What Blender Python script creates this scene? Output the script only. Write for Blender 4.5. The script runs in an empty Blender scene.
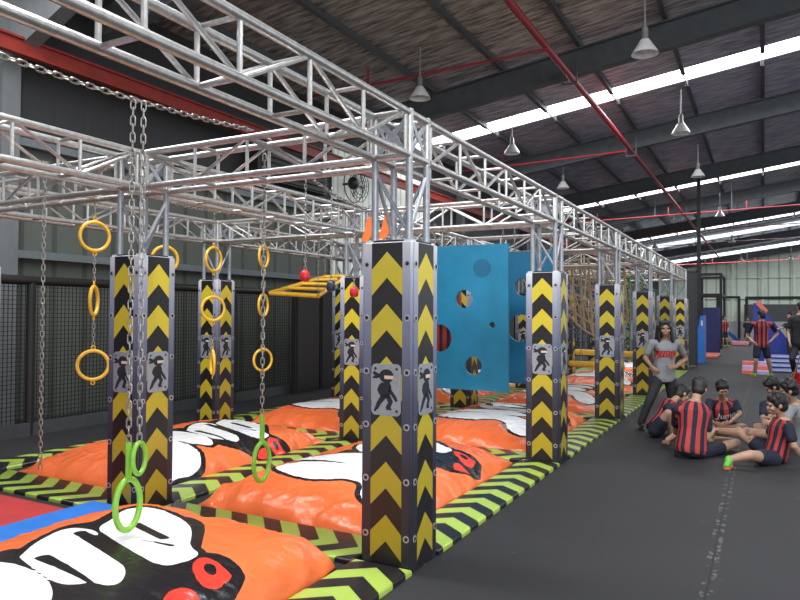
import bpy, bmesh, math, random
import numpy as np
from mathutils import Vector, Matrix
from mathutils.bvhtree import BVHTree
random.seed(7)
rng = np.random.default_rng(3)
pi = math.pi
scene = bpy.context.scene
COL = scene.collection

# ------------------------------------------------------------------ camera
FPX, YAW, PIT, ROLL = 678.82, .49206, .0198, .00537
CX, CY, CZ = 1.8622, -3.6379, 1.5577
Fv = Vector((-math.sin(YAW)*math.cos(PIT), math.cos(YAW)*math.cos(PIT), math.sin(PIT)))
R0 = Vector((math.cos(YAW), math.sin(YAW), 0)); U0 = R0.cross(Fv)
Rv = R0*math.cos(ROLL)+U0*math.sin(ROLL); Uv = U0*math.cos(ROLL)-R0*math.sin(ROLL)
cam = bpy.data.cameras.new('camera'); camo = bpy.data.objects.new('camera', cam); COL.objects.link(camo)
M = Matrix((Rv, Uv, -Fv)).transposed().to_4x4(); M.translation = (CX, CY, CZ)
camo.matrix_world = M
cam.sensor_width = 36; cam.lens = 36*FPX/800; cam.clip_start = .05; cam.clip_end = 300
scene.camera = camo

def at(px, py, d=None, x=None, y=None, z=None):
    """point seen in direction (px,py) at camera depth d, or on a plane x/y/z"""
    v = Rv*((px-400)/FPX)+Uv*((300-py)/FPX)+Fv
    C = Vector((CX, CY, CZ))
    if d is None:
        k, val = (0, x) if x is not None else (1, y) if y is not None else (2, z)
        d = (val-C[k])/v[k]
    return C+v*d

# ------------------------------------------------------------------ materials
def newmat(name):
    m = bpy.data.materials.new(name); m.use_nodes = True
    nt = m.node_tree
    return m, nt, nt.nodes, nt.links, nt.nodes['Principled BSDF']
def mat(name, col, rough=.5, metal=0., var=.12, scale=12., bump=0., bscale=60., emit=0., stretch=None):
    m, nt, N, L, b = newmat(name)
    b.inputs['Roughness'].default_value = rough; b.inputs['Metallic'].default_value = metal
    tc = N.new('ShaderNodeTexCoord'); src = tc.outputs['Object']
    if stretch:
        mp = N.new('ShaderNodeMapping'); mp.inputs['Scale'].default_value = stretch
        L.new(src, mp.inputs['Vector']); src = mp.outputs['Vector']
    nz = N.new('ShaderNodeTexNoise'); nz.inputs['Scale'].default_value = scale; nz.inputs['Detail'].default_value = 4
    L.new(src, nz.inputs['Vector'])
    mr = N.new('ShaderNodeMapRange'); mr.inputs['To Min'].default_value = 1-var; mr.inputs['To Max'].default_value = 1+var
    mr.inputs['From Min'].default_value = .3; mr.inputs['From Max'].default_value = .7
    L.new(nz.outputs['Fac'], mr.inputs['Value'])
    mx = N.new('ShaderNodeVectorMath'); mx.operation = 'SCALE'; mx.inputs[0].default_value = col
    L.new(mr.outputs['Result'], mx.inputs['Scale']); L.new(mx.outputs['Vector'], b.inputs['Base Color'])
    if bump:
        n2 = N.new('ShaderNodeTexNoise'); n2.inputs['Scale'].default_value = bscale; n2.inputs['Detail'].default_value = 5
        L.new(src, n2.inputs['Vector'])
        bp = N.new('ShaderNodeBump'); bp.inputs['Strength'].default_value = bump; bp.inputs['Distance'].default_value = .02
        L.new(n2.outputs['Fac'], bp.inputs['Height']); L.new(bp.outputs['Normal'], b.inputs['Normal'])
    if emit:
        b.inputs['Emission Color'].default_value = (*col, 1); b.inputs['Emission Strength'].default_value = emit
    return m
class G:
    """tiny node-graph helper"""
    def __init__(s, nt): s.N = nt.nodes; s.L = nt.links
    def val(s, sock, x):
        if isinstance(x, (int, float)): sock.default_value = x
        else: s.L.new(x, sock)
    def m(s, op, a, b=0., c=0.):
        n = s.N.new('ShaderNodeMath'); n.operation = op
        s.val(n.inputs[0], a); s.val(n.inputs[1], b); s.val(n.inputs[2], c); return n.outputs[0]
    def mix(s, f, a, b):
        n = s.N.new('ShaderNodeMix'); n.data_type = 'RGBA'
        s.val(n.inputs['Factor'], f)
        for k, x in (('A', a), ('B', b)):
            i = [q for q in n.inputs if q.name == k and q.type == 'RGBA'][0]
            if isinstance(x, tuple): i.default_value = (*x, 1)
            else: s.L.new(x, i)
        return [q for q in n.outputs if q.type == 'RGBA'][0]
    def xyz(s, kind='Object'):
        t = s.N.new('ShaderNodeTexCoord'); p = s.N.new('ShaderNodeSeparateXYZ')
        s.L.new(t.outputs[kind], p.inputs[0]); return p.outputs
    def noise(s, scale, detail=4, vec=None):
        n = s.N.new('ShaderNodeTexNoise'); n.inputs['Scale'].default_value = scale; n.inputs['Detail'].default_value = detail
        if vec is None:
            t = s.N.new('ShaderNodeTexCoord'); vec = t.outputs['Object']
        s.L.new(vec, n.inputs['Vector']); return n.outputs['Fac']
    def attr(s, name):
        n = s.N.new('ShaderNodeAttribute'); n.attribute_name = name; return n.outputs['Fac']
    def bump(s, h, strength=.3, dist=.02):
        n = s.N.new('ShaderNodeBump'); n.inputs['Strength'].default_value = strength; n.inputs['Distance'].default_value = dist
        s.L.new(h, n.inputs['Height']); return n.outputs['Normal']

STEEL = mat('galvanised tube', (.56, .555, .54), .33, .8, .14, 30, .08, 90)
STEEL2 = mat('grey post', (.36, .38, .41), .42, .55, .12, 30, .05, 90)
PLATE = mat('silver plate', (.36, .38, .42), .42, .4, .1, 40, .05, 120)
CHAINM = mat('chain steel', (.36, .345, .32), .3, .9, .2, 60)
INK = mat('emblem ink', (.012, .016, .024), .6)
SKINP = mat('emblem skin', (.75, .55, .42), .6)
BOLTM = mat('bolt silver', (.45, .46, .5), .4, .5)
YEL = mat('yellow plastic', (.80, .46, .03), .3, 0, .08, 20)
LIME = mat('lime plastic', (.23, .52, .05), .35, 0, .08, 20)
REDP = mat('red plastic', (.55, .015, .02), .3)
NAVYP = mat('dark buoy plastic', (.02, .03, .05), .35)
BLACKP = mat('black paint', (.012, .012, .013), .5)
NETM = mat('net cord', (.012, .013, .012), .8)
GREYW = mat('grey board', (.05, .055, .06), .7)
BLUEP = mat('blue vinyl', (.02, .16, .55), .4, 0, .1, 8)
NAVYV = mat('navy vinyl', (.022, .03, .16), .5, 0, .12, 6)
REDV = mat('red vinyl', (.42, .035, .035), .45, 0, .1, 6)
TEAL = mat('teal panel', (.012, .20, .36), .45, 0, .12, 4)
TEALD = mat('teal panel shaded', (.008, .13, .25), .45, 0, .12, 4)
ORG = mat('orange strap', (.9, .17, .02), .5, 0, .15, 15)
CORALP = mat('coral vinyl', (.75, .17, .11), .5)
RAFT = mat('painted rafter', (.10, .112, .12), .55, .1, .15, 4)
PURL = mat('purlin steel', (.11, .115, .125), .5, .3, .15, 6)
RPIPE = mat('red pipe', (.33, .02, .03), .45, 0, .15, 6)
RBEAM = mat('red runway beam', (.24, .022, .014), .5, 0, .2, 5)
COLM = mat('grey column', (.15, .162, .165), .55, .1, .12, 3)
GIRT = mat('girt steel', (.16, .19, .20), .5, .3)
LAMPW = mat('lamp reflector', (.8, .8, .8), .35, .1, .05)
LAMPD = mat('lamp housing', (.35, .34, .33), .4, .4)
WHITEB = mat('white board', (.62, .63, .66), .6, 0, .06, 3)
ROPE = mat('tan rope', (.46, .34, .19), .85, 0, .25, 60)

def chevron_wrap():
    m, nt, N, L, b = newmat('chevron pillar wrap'); g = G(nt)
    x, y, z = g.xyz(); t = N.new('ShaderNodeTexCoord'); s = N.new('ShaderNodeSeparateXYZ'); L.new(t.outputs['Normal'], s.inputs[0])
    isx = g.m('GREATER_THAN', g.m('ABSOLUTE', s.outputs[0]), .7)
    u = g.m('ADD', g.m('MULTIPLY', isx, y), g.m('MULTIPLY', g.m('SUBTRACT', 1., isx), x))
    au = g.m('ABSOLUTE', u)
    q = g.m('DIVIDE', g.m('SUBTRACT', 1.938, g.m('ADD', z, g.m('MULTIPLY', au, 1.02))), .322)
    fr = g.m('FRACT', q)
    yel = g.m('MULTIPLY', g.m('LESS_THAN', fr, .5), g.m('GREATER_THAN', q, 0.))
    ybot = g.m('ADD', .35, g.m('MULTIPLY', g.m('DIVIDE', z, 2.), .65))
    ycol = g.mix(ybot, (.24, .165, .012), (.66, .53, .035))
    strip = g.m('LESS_THAN', au, .108)
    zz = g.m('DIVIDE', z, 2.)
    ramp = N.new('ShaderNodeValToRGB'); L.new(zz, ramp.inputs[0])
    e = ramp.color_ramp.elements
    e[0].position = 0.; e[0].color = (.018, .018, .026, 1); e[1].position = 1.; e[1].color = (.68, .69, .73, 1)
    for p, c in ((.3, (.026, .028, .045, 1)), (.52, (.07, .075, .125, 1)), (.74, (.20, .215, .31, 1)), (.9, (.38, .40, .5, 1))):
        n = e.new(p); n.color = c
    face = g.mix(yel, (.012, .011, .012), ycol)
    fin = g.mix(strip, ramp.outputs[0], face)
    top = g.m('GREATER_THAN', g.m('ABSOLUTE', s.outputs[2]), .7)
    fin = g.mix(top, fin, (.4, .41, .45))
    L.new(fin, b.inputs['Base Color']); b.inputs['Roughness'].default_value = .38
    L.new(g.bump(g.noise(14, 3), .12, .02), b.inputs['Normal'])
    return m
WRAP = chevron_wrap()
def lane_mat(ax, c0, per, k, off):
    """lime and black chevrons running along axis ax"""
    m, nt, N, L, b = newmat('lime and black chevron vinyl'); g = G(nt)
    p = g.xyz(); a = p[ax]; c = p[1-ax]
    q = g.m('DIVIDE', g.m('ADD', g.m('ADD', a, g.m('MULTIPLY', g.m('ABSOLUTE', c), k)), off), per)
    f = g.m('LESS_THAN', g.m('FRACT', g.m('ADD', q, 50.)), .5)
    nz = g.m('MULTIPLY', g.m('SUBTRACT', g.noise(5), .5), .25)
    lim = g.mix(g.m('ADD', .5, nz), (.27, .40, .05), (.42, .57, .11))
    L.new(g.mix(f, (.012, .012, .014), lim), b.inputs['Base Color']); b.inputs['Roughness'].default_value = .33
    L.new(g.bump(g.noise(18, 3), .12, .02), b.inputs['Normal'])
    return m
LANEY = lane_mat(1, 0, .31, .8, 0.); LANEX = lane_mat(0, 0, .31, .9, .05)
def bag_mat():
    m, nt, N, L, b = newmat('airbag vinyl with print'); g = G(nt)
    nz = g.noise(3.5)
    org = g.mix(nz, (.74, .12, .028), (.92, .215, .07))
    c = g.mix(g.m('LESS_THAN', g.attr('dk'), 0.), org, (.012, .010, .013))
    c = g.mix(g.m('LESS_THAN', g.attr('dw'), 0.), c, (.86, .86, .86))
    c = g.mix(g.m('LESS_THAN', g.attr('dr'), 0.), c, (.82, .05, .03))
    L.new(c, b.inputs['Base Color']); b.inputs['Roughness'].default_value = .24
    h = g.m('ADD', g.noise(5, 7), g.m('MULTIPLY', g.noise(24, 5), .3))
    L.new(g.bump(h, .3, .06), b.inputs['Normal'])
    return m
BAG = bag_mat()
def floor_mat():
    m, nt, N, L, b = newmat('black rubber floor'); g = G(nt)
    x, y, z = g.xyz()
    base = g.mix(g.noise(1.3, 6), (.012, .012, .0132), (.026, .026, .028))
    base = g.mix(g.m('MULTIPLY', g.noise(160, 2), .45), base, (.034, .034, .036))
    wob = g.m('MULTIPLY', g.m('SUBTRACT', g.noise(9, 3), .5), .02)
    ds = g.m('ABSOLUTE', g.m('SUBTRACT', g.m('ADD', x, wob), 1.57))
    seam = g.m('LESS_THAN', ds, .006)
    chalk = g.m('MULTIPLY', g.m('LESS_THAN', ds, .035), g.m('GREATER_THAN', g.noise(14, 5), .56))
    base = g.mix(g.m('MULTIPLY', chalk, .6), base, (.13, .13, .13))
    base = g.mix(seam, base, (.012, .012, .012))
    t = N.new('ShaderNodeTexCoord'); mp = N.new('ShaderNodeMapping'); mp.inputs['Rotation'].default_value = (0, 0, .5); mp.inputs['Scale'].default_value = (6, 28, 1)
    L.new(t.outputs['Object'], mp.inputs[0])
    sc = g.m('GREATER_THAN', g.noise(1., 1, mp.outputs[0]), .775)
    base = g.mix(g.m('MULTIPLY', sc, .5), base, (.16, .16, .16))
    L.new(base, b.inputs['Base Color']); b.inputs['Roughness'].default_value = .68; b.inputs['Specular IOR Level'].default_value = .3
    L.new(g.bump(g.noise(220, 2), .25, .004), b.inputs['Normal'])
    return m
FLOOR = floor_mat()
def corr_mat(name, c1, c2, axis, per, rough=.6, zsplit=None, dark=None, emit=0.):
    m, nt, N, L, b = newmat(name); g = G(nt)
    p = g.xyz(); a = p[axis]
    w = g.m('ABSOLUTE', g.m('SUBTRACT', g.m('FRACT', g.m('DIVIDE', a, per)), .5))
    rib = g.m('SMOOTH_MIN', w, .12, .08)
    ln = g.m('LESS_THAN', w, .085)
    c = g.mix(g.noise(1.2, 5), c1, c2)
    c = g.mix(g.m('MULTIPLY', ln, .6), c, tuple(v*.4 for v in c1))
    if zsplit:
        c = g.mix(g.m('GREATER_THAN', p[2], zsplit), c, dark)
    L.new(c, b.inputs['Base Color']); b.inputs['Roughness'].default_value = rough
    L.new(g.bump(rib, .8, .06), b.inputs['Normal'])
    if emit:
        L.new(c, b.inputs['Emission Color']); b.inputs['Emission Strength'].default_value = emit
    return m
WALLL = corr_mat('dark corrugated wall', (.078, .092, .078), (.125, .14, .12), 1, .52, .6, 4.05, (.030, .031, .033))
WALLE = corr_mat('pale green corrugated wall', (.48, .55, .46), (.62, .68, .58), 0, .9, .6)
TRANSL = corr_mat('translucent wall sheet', (.55, .60, .55), (.72, .76, .70), 1, .3, .5, emit=.28)
def foil_mat():
    m, nt, N, L, b = newmat('foil roof insulation'); g = G(nt)
    t = N.new('ShaderNodeTexCoord'); mp = N.new('ShaderNodeMapping'); mp.inputs['Scale'].default_value = (.8, 4., 1)
    L.new(t.outputs['Object'], mp.inputs[0])
    n1 = g.noise(2.6, 9, mp.outputs[0]); n2 = g.noise(11, 6, mp.outputs[0])
    n1 = g.m('SMOOTH_MIN', g.m('MAXIMUM', g.m('MULTIPLY', g.m('SUBTRACT', n1, .36), 3.4), 0.), 1., .2)
    p = g.xyz()
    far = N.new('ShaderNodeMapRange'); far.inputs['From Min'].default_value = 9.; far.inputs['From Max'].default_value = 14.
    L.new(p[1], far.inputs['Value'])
    c = g.mix(n1, (.27, .25, .23), (.74, .69, .63))  # pale streaks paint the foil's reflections into its colour
    c2 = g.mix(n1, (.46, .44, .53), (.88, .85, .98))  # brighter lilac farther back, standing in for skylight glow reflected in the foil
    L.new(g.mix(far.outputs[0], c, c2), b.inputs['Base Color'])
    b.inputs['Metallic'].default_value = .45; b.inputs['Roughness'].default_value = .26
    h = g.m('ADD', n1, g.m('MULTIPLY', n2, .9))
    L.new(g.bump(h, .5, .1), b.inputs['Normal'])
    return m
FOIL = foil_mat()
def shirt_mat(name, kind):
    """kind: striped football shirt via attributes su (sideways), sl (sleeve)"""
    m, nt, N, L, b = newmat(name); g = G(nt)
    if kind == 'stripe':
        f = g.m('LESS_THAN', g.m('ABSOLUTE', g.m('SUBTRACT', g.m('FRACT', g.m('ADD', g.attr('su'), .5)), .5)), .25)
        c = g.mix(f, (.012, .014, .030), (.46, .045, .043))
        c = g.mix(g.m('GREATER_THAN', g.attr('sl'), .5), c, (.014, .018, .036))
    elif kind == 'grey':
        c = g.mix(g.noise(60), (.20, .205, .215), (.27, .275, .285))
    else:
        c = g.mix(g.noise(40), (.012, .013, .016), (.022, .023, .028))
    L.new(c, b.inputs['Base Color']); b.inputs['Roughness'].default_value = .8
    L.new(g.bump(g.noise(9, 3), .5, .03), b.inputs['Normal'])
    return m
STRIPE = shirt_mat('striped shirt cloth', 'stripe'); GREYT = shirt_mat('grey shirt cloth', 'grey'); BLACKT = shirt_mat('black cloth', 'black')
NAVYC = mat('navy shorts cloth', (.012, .015, .032), .8, 0, .2, 30, .3, 20)
SKIN = mat('skin', (.44, .26, .18), .5, 0, .08, 18)
SKIND = mat('skin tanned', (.34, .19, .125), .5, 0, .08, 18)
HAIR = mat('black hair', (.010, .009, .009), .42, 0, .3, 50, .4, 90)
EYEM = mat('eye dark', (.012, .01, .01), .25); LIPM = mat('lip', (.30, .10, .085), .5)
SHOEG = mat('neon green shoe', (.13, .48, .06), .45); SHOEO = mat('orange sole', (.75, .16, .05), .5); SHOEK = mat('black shoe', (.015, .015, .016), .5)
PRINTR = mat('red shirt print', (.62, .04, .04), .6); PRINTW = mat('white shirt print', (.75, .75, .75), .6)

# ------------------------------------------------------------------ mesh builder
class MB:
    def __init__(s): s.v = []; s.f = []; s.mi = []
    def add(s, vs, fs, mi=0):
        o = len(s.v); s.v += [tuple(p) for p in vs]; s.f += [tuple(i+o for i in f) for f in fs]; s.mi += [mi]*len(fs); return s
    def box(s, x0, x1, y0, y1, z0, z1, mi=0):
        vs = [(x, y, z) for x in (x0, x1) for y in (y0, y1) for z in (z0, z1)]
        return s.add(vs, [(0, 1, 3, 2), (4, 6, 7, 5), (0, 4, 5, 1), (2, 3, 7, 6), (0, 2, 6, 4), (1, 5, 7, 3)], mi)
    def tube(s, p0, p1, r, n=10, r1=None, mi=0):
        p0 = Vector(p0); p1 = Vector(p1); d = p1-p0
        if d.length < 1e-6: return s
        a = d.orthogonal().normalized(); b = d.normalized().cross(a)
        if r1 is None: r1 = r
        vs = []
        for p, q in ((p0, r), (p1, r1)):
            vs += [p+(a*math.cos(2*pi*i/n)+b*math.sin(2*pi*i/n))*q for i in range(n)]
        fs = [(i, (i+1) % n, n+(i+1) % n, n+i) for i in range(n)]+[tuple(range(n-1, -1, -1)), tuple(range(n, 2*n))]
        return s.add(vs, fs, mi)
    def path(s, pts, r, n=8, mi=0, closed=False):
        pts = [Vector(p) for p in pts]; m = len(pts); vs = []; prev = None
        for i, p in enumerate(pts):
            t = (pts[(i+1) % m]-pts[i-1]) if closed or 0 < i < m-1 else (pts[1]-pts[0] if i == 0 else pts[-1]-pts[-2])
            t.normalize()
            a = t.orthogonal().normalized() if prev is None else (prev-t*prev.dot(t)).normalized()
            prev = a; b = t.cross(a)
            vs += [p+(a*math.cos(2*pi*k/n)+b*math.sin(2*pi*k/n))*r for k in range(n)]
        fs = []
        for i in range(m if closed else m-1):
            j = (i+1) % m
            fs += [(i*n+k, i*n+(k+1) % n, j*n+(k+1) % n, j*n+k) for k in range(n)]
        if not closed: fs += [tuple(range(n-1, -1, -1)), tuple(range((m-1)*n, m*n))]
        return s.add(vs, fs, mi)
    def ring(s, c, ax, R, r, n=28, k=8, mi=0, sy=1.):
        c = Vector(c); ax = Vector(ax).normalized(); up = Vector((0, 0, 1))
        a = ax.cross(up).normalized() if abs(ax.z) < .95 else Vector((1, 0, 0)); b = a.cross(ax)
        return s.path([c+a*math.cos(2*pi*i/n)*R+b*math.sin(2*pi*i/n)*R*sy for i in range(n)], r, k, mi, True)
    def ell(s, c, rad, rot=None, n=14, m=9, mi=0):
        c = Vector(c); vs = []; fs = []
        vs.append(Vector((0, 0, -1)))
        for j in range(1, m):
            t = -pi/2+pi*j/m
            vs += [Vector((math.cos(t)*math.cos(2*pi*i/n), math.cos(t)*math.sin(2*pi*i/n), math.sin(t))) for i in range(n)]
        vs.append(Vector((0, 0, 1)))
        for i in range(n): fs.append((0, 1+(i+1) % n, 1+i))
        for j in range(m-2):
            for i in range(n):
                a = 1+j*n+i; b2 = 1+j*n+(i+1) % n
                fs.append((a, b2, b2+n, a+n))
        l = len(vs)-1; q = 1+(m-2)*n
        for i in range(n): fs.append((q+i, q+(i+1) % n, l))
        out = []
        for p in vs:
            w = Vector((p.x*rad[0], p.y*rad[1], p.z*rad[2]))
            if rot is not None: w = rot @ w
            out.append(c+w)
        return s.add(out, fs, mi)
    def cap(s, p0, p1, r0, r1, n=12):
        """tapered capsule"""
        p0 = Vector(p0); p1 = Vector(p1)
        s.tube(p0, p1, r0, n, r1); s.ell(p0, (r0,)*3, None, n, 7); s.ell(p1, (r1,)*3, None, n, 7); return s
    def loft(s, secs, n=20, mi=0):
        """secs: (centre, side vec, front vec, a, b)"""
        vs = []; m = len(secs)
        for c, u, w, a, b in secs:
            c = Vector(c)
            for i in range(n):
                t = 2*pi*i/n; ct, st = math.cos(t), math.sin(t)
                e = .8
                vs.append(c+u*a*math.copysign(abs(ct)**e, ct)+w*b*math.copysign(abs(st)**e, st))
        fs = []
        for j in range(m-1): fs += [(j*n+i, j*n+(i+1) % n, (j+1)*n+(i+1) % n, (j+1)*n+i) for i in range(n)]
        fs += [tuple(range(n-1, -1, -1)), tuple(range((m-1)*n, m*n))]
        return s.add(vs, fs, mi)
    def prism(s, poly, z0, z1, fn=None, mi=0):
        """poly in 2D extruded; fn maps (x,y,z)->world"""
        n = len(poly); vs = [(x, y, z0) for x, y in poly]+[(x, y, z1) for x, y in poly]
        if fn: vs = [fn(*p) for p in vs]
        fs = [tuple(range(n-1, -1, -1)), tuple(range(n, 2*n))]+[(i, (i+1) % n, n+(i+1) % n, n+i) for i in range(n)]
        return s.add(vs, fs, mi)
    def lathe(s, prof, c=(0, 0, 0), n=20, mi=0):
        vs = []; m = len(prof)
        for r, z in prof: vs += [(c[0]+r*math.cos(2*pi*i/n), c[1]+r*math.sin(2*pi*i/n), c[2]+z) for i in range(n)]
        fs = []
        for j in range(m-1): fs += [(j*n+i, j*n+(i+1) % n, (j+1)*n+(i+1) % n, (j+1)*n+i) for i in range(n)]
        return s.add(vs, fs, mi)
    def mesh(s, name, mats, smooth=False, fixn=True):
        me = bpy.data.meshes.new(name); me.from_pydata(s.v, [], s.f)
        if fixn:
            bm = bmesh.new(); bm.from_mesh(me); bmesh.ops.recalc_face_normals(bm, faces=bm.faces); bm.to_mesh(me); bm.free()
        for m in (mats if isinstance(mats, (list, tuple)) else [mats]): me.materials.append(m)
        if any(s.mi): me.polygons.foreach_set('material_index', s.mi)
        if smooth:
            me.polygons.foreach_set('use_smooth', [True]*len(me.polygons))
            if smooth != 'all': me.set_sharp_from_angle(angle=.7)
        me.update(); return me
    def build(s, name, mats, parent=None, smooth=True, loc=None):
        return put(name, s.mesh(name, mats, smooth), parent, loc)
def put(name, me, parent=None, loc=None):
    o = bpy.data.objects.new(name, me); COL.objects.link(o)
    if parent is not None: o.parent = parent
    if loc is not None: o.location = loc
    return o
def tag(o, label=None, cat=None, group=None, kind=None):
    if label: o['label'] = label
    if cat: o['category'] = cat
    if group: o['group'] = group
    if kind: o['kind'] = kind
    return o
def thing(name, label, cat, loc=(0, 0, 0), rz=0., group=None):
    o = bpy.data.objects.new(name, None); COL.objects.link(o); o.empty_display_size = .1
    o.location = loc; o.rotation_euler = (0, 0, rz)
    return tag(o, label, cat, group)
def struct(name, mb, m, label=None, smooth=False):
    return tag(mb.build(name, m, None, smooth), label, None, None, 'structure')
KIDS = {}
def kids(o):
    if o not in KIDS: KIDS[o] = [c for c in bpy.data.objects if c.parent is o]
    return KIDS[o]
def dup(o, loc=None, rz=None, label=None, parent=None):
    c = o.copy(); COL.objects.link(c)
    if parent is not None: c.parent = parent
    for k in kids(o): dup(k, parent=c)
    if loc is not None: c.location = loc
    if rz is not None: c.rotation_euler = (0, 0, rz)
    if label: c['label'] = label
    return c
ORD = ['first', 'second', 'third', 'fourth', 'fifth', 'sixth', 'seventh', 'eighth']

# ------------------------------------------------------------------ layout constants
SX, SY, W, H = 2.345, 3.319, .36, 2.01
ROWS = {0: 6, 1: 6, 2: 4}
ROWNAME = {0: 'row beside the black walkway', 1: 'middle row between the airbags', 2: 'back row along the net fence'}
TW, TR, TZ0, TZ1 = .29, .024, 2.51, 2.82

# ------------------------------------------------------------------ room shell
mb = MB(); mb.box(-7.5, 16, -9, 70.2, -.12, 0); struct('floor', mb, FLOOR, 'black rubber mat floor with one long seam')
mb = MB(); mb.box(-7.62, -7.5, -9, 70.2, 0, 7.4); struct('wall_left', mb, WALLL, 'grey green corrugated metal wall, dark above')
mb = MB(); mb.box(-7.5, 16, 70, 70.2, 0, 9.2); struct('wall_far', mb, WALLE, 'pale green corrugated end wall')
def zr(x): return 7.95+.135*(x-2.5)          # roof sheet underside
sky_y = [14.3, 29.2, 46.2, 61.0, -.5]
mb = MB()
cuts = sorted(sky_y); y0 = -9.
segs = []
for c in cuts: segs.append((y0, c)); y0 = c+.95
segs.append((y0, 70.2))
for a, b_ in segs:
    mb.add([(-7.6, a, zr(-7.6)), (16, a, zr(16)), (16, b_, zr(16)), (-7.6, b_, zr(-7.6))], [(0, 3, 2, 1)])
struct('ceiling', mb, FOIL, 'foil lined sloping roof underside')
SKYM = mat('skylight sheet', (.93, .95, 1.), .5, 0, .03, 3, emit=5.5)
for i, c in enumerate(cuts):
    mb = MB(); mb.add([(-7.6, c, zr(-7.6)+.02), (16, c, zr(16)+.02), (16, c+.95, zr(16)+.02), (-7.6, c+.95, zr(-7.6)+.02)], [(0, 3, 2, 1)])
    struct('window_%d' % (i+1), mb, SKYM, 'bright translucent skylight strip across the roof')
def prism_x(mb, x0, x1, z0fn, h, ya, yb):
    vs = [(x, y, z0fn(x)+dz) for x in (x0, x1) for y in (ya, yb) for dz in (0, h)]
    mb.add(vs, [(0, 1, 3, 2), (4, 6, 7, 5), (0, 4, 5, 1), (2, 3, 7, 6), (0, 2, 6, 4), (1, 5, 7, 3)])
n = 0
for k in range(-1, 9):
    y = 10.8+7.25*k; mb = MB()
    zf = lambda x: 7.2+.135*(x-2.5)
    prism_x(mb, -7.5, 16, zf, .03, y-.12, y+.12)
    prism_x(mb, -7.5, 16, lambda x: zf(x)+.03, .5, y-.012, y+.012)
    prism_x(mb, -7.5, 16, lambda x: zf(x)+.53, .03, y-.12, y+.12)
    n += 1; struct('trim_%d' % n, mb, RAFT, 'dark grey steel roof rafter')
for k in range(11):
    x = -6.75+1.72*k; mb = MB()
    for a, b_ in segs: mb.box(x-.035, x+.035, a-.02, b_+.02, zr(x)-.14, zr(x)-.01); mb.box(x-.035, x+.06, a-.02, b_+.02, zr(x)-.15, zr(x)-.135)
    for c in cuts: mb.box(x-.01, x+.01, c, c+.95, zr(x)-.14, zr(x)-.1)  # thin pieces under the skylights, shaped to imitate glare swallowing the purlins
    n += 1; struct('trim_%d' % n, mb, PURL, 'roof purlin running the length of the hall')
for (y, x0) in ((2.02, -7.28), (18.05, -7.3), (25.3, -7.3), (32.5, -7.3)):
    mb = MB(); mb.box(-7.5, x0+.02, y-.13, y+.13, 0, 6.2); n += 1; struct('trim_%d' % n, mb, COLM, 'grey steel wall column')
mb = MB()
vs = [(-7.5, 2.0, 5.0), (-7.5, 2.0, 6.1), (-5.2, 2.0, 6.15), (-5.2, 2.0, 5.95)]
mb.add(vs+[(a, b+.22, c) for a, b, c in vs], [(0, 1, 2, 3), (7, 6, 5, 4), (0, 3, 7, 4), (1, 5, 6, 2), (2, 6, 7, 3), (0, 4, 5, 1)])
n += 1; struct('trim_%d' % n, mb, COLM, 'grey haunch of the wall frame')
for z in (2.36, 3.95):
    mb = MB(); mb.box(-7.5, -7.32, -9, 70, z-.05, z+.06); n += 1; struct('trim_%d' % n, mb, GIRT, 'horizontal wall girt')
mb = MB(); mb.box(-7.47, -7.4, 10.2, 15.2, 2.5, 5.6); struct('window_6', mb, TRANSL, 'translucent ribbed sheet let into the wall')
for i in range(9):
    x = -6+2.6*i; mb = MB(); mb.box(x-.1, x+.1, 69.7, 70, 0, 7); n += 1; struct('trim_%d' % n, mb, WALLE, 'pale column on the end wall')
for z in (3.2, 5.2):
    mb = MB(); mb.box(-7.5, 16, 69.75, 70, z-.08, z+.08); n += 1; struct('trim_%d' % n, mb, WALLE, 'rail on the end wall')
mb = MB(); mb.box(0.2, 12, 68.8, 69, .4, 2.6); n += 1; struct('trim_%d' % n, mb, GREYW, 'dark panels low on the end wall')
# freestanding building column beyond the pillars
mb = MB(); mb.box(-.26, -.14, 23.0, 23.02, 0, 6.8); mb.box(-.26, -.14, 23.12, 23.14, 0, 6.8); mb.box(-.22, -.18, 23.02, 23.12, 0, 6.8); mb.box(-.3, -.1, 22.96, 23.18, 0, .03)
n += 1; struct('trim_%d' % n, mb, BLACKP, 'black steel column standing on the floor beyond the last pillar')

# ------------------------------------------------------------------ overhead services
mb = MB(); mb.box(-7.06, -6.94, -6, 69, 5.03, 5.06); mb.box(-7.015, -6.985, -6, 69, 5.06, 5.24); mb.box(-7.06, -6.94, -6, 69, 5.24, 5.27)
for k in range(24): mb.box(-7.5, -7.03, -5.5+3.1*k, -5.42+3.1*k, 5.1, 5.16)
tag(mb.build('runway_beam', RBEAM, None, False), 'long red steel beam high along the left wall', 'beam')
t = thing('sprinkler_main', 'long dark red pipe running lengthways under the roof', 'pipe', (-1.69, 5.5, 6.5))
mb = MB(); mb.tube((0, -6, 0), (.2, 55, 0), .065, 12); mb.build('pipe', RPIPE, t)
for k in range(7):
    yy = 10.8+7.25*k-5.5-.45; mb = MB(); x = yy*.0036
    mb.box(x-.16, x-.13, yy-.02, yy+.02, -.16, .42); mb.box(x+.13, x+.16, yy-.02, yy+.02, -.16, .42); mb.box(x-.16, x+.16, yy-.02, yy+.02, -.17, -.14)
    mb.build('pipe_bracket', PURL, t)
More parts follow.
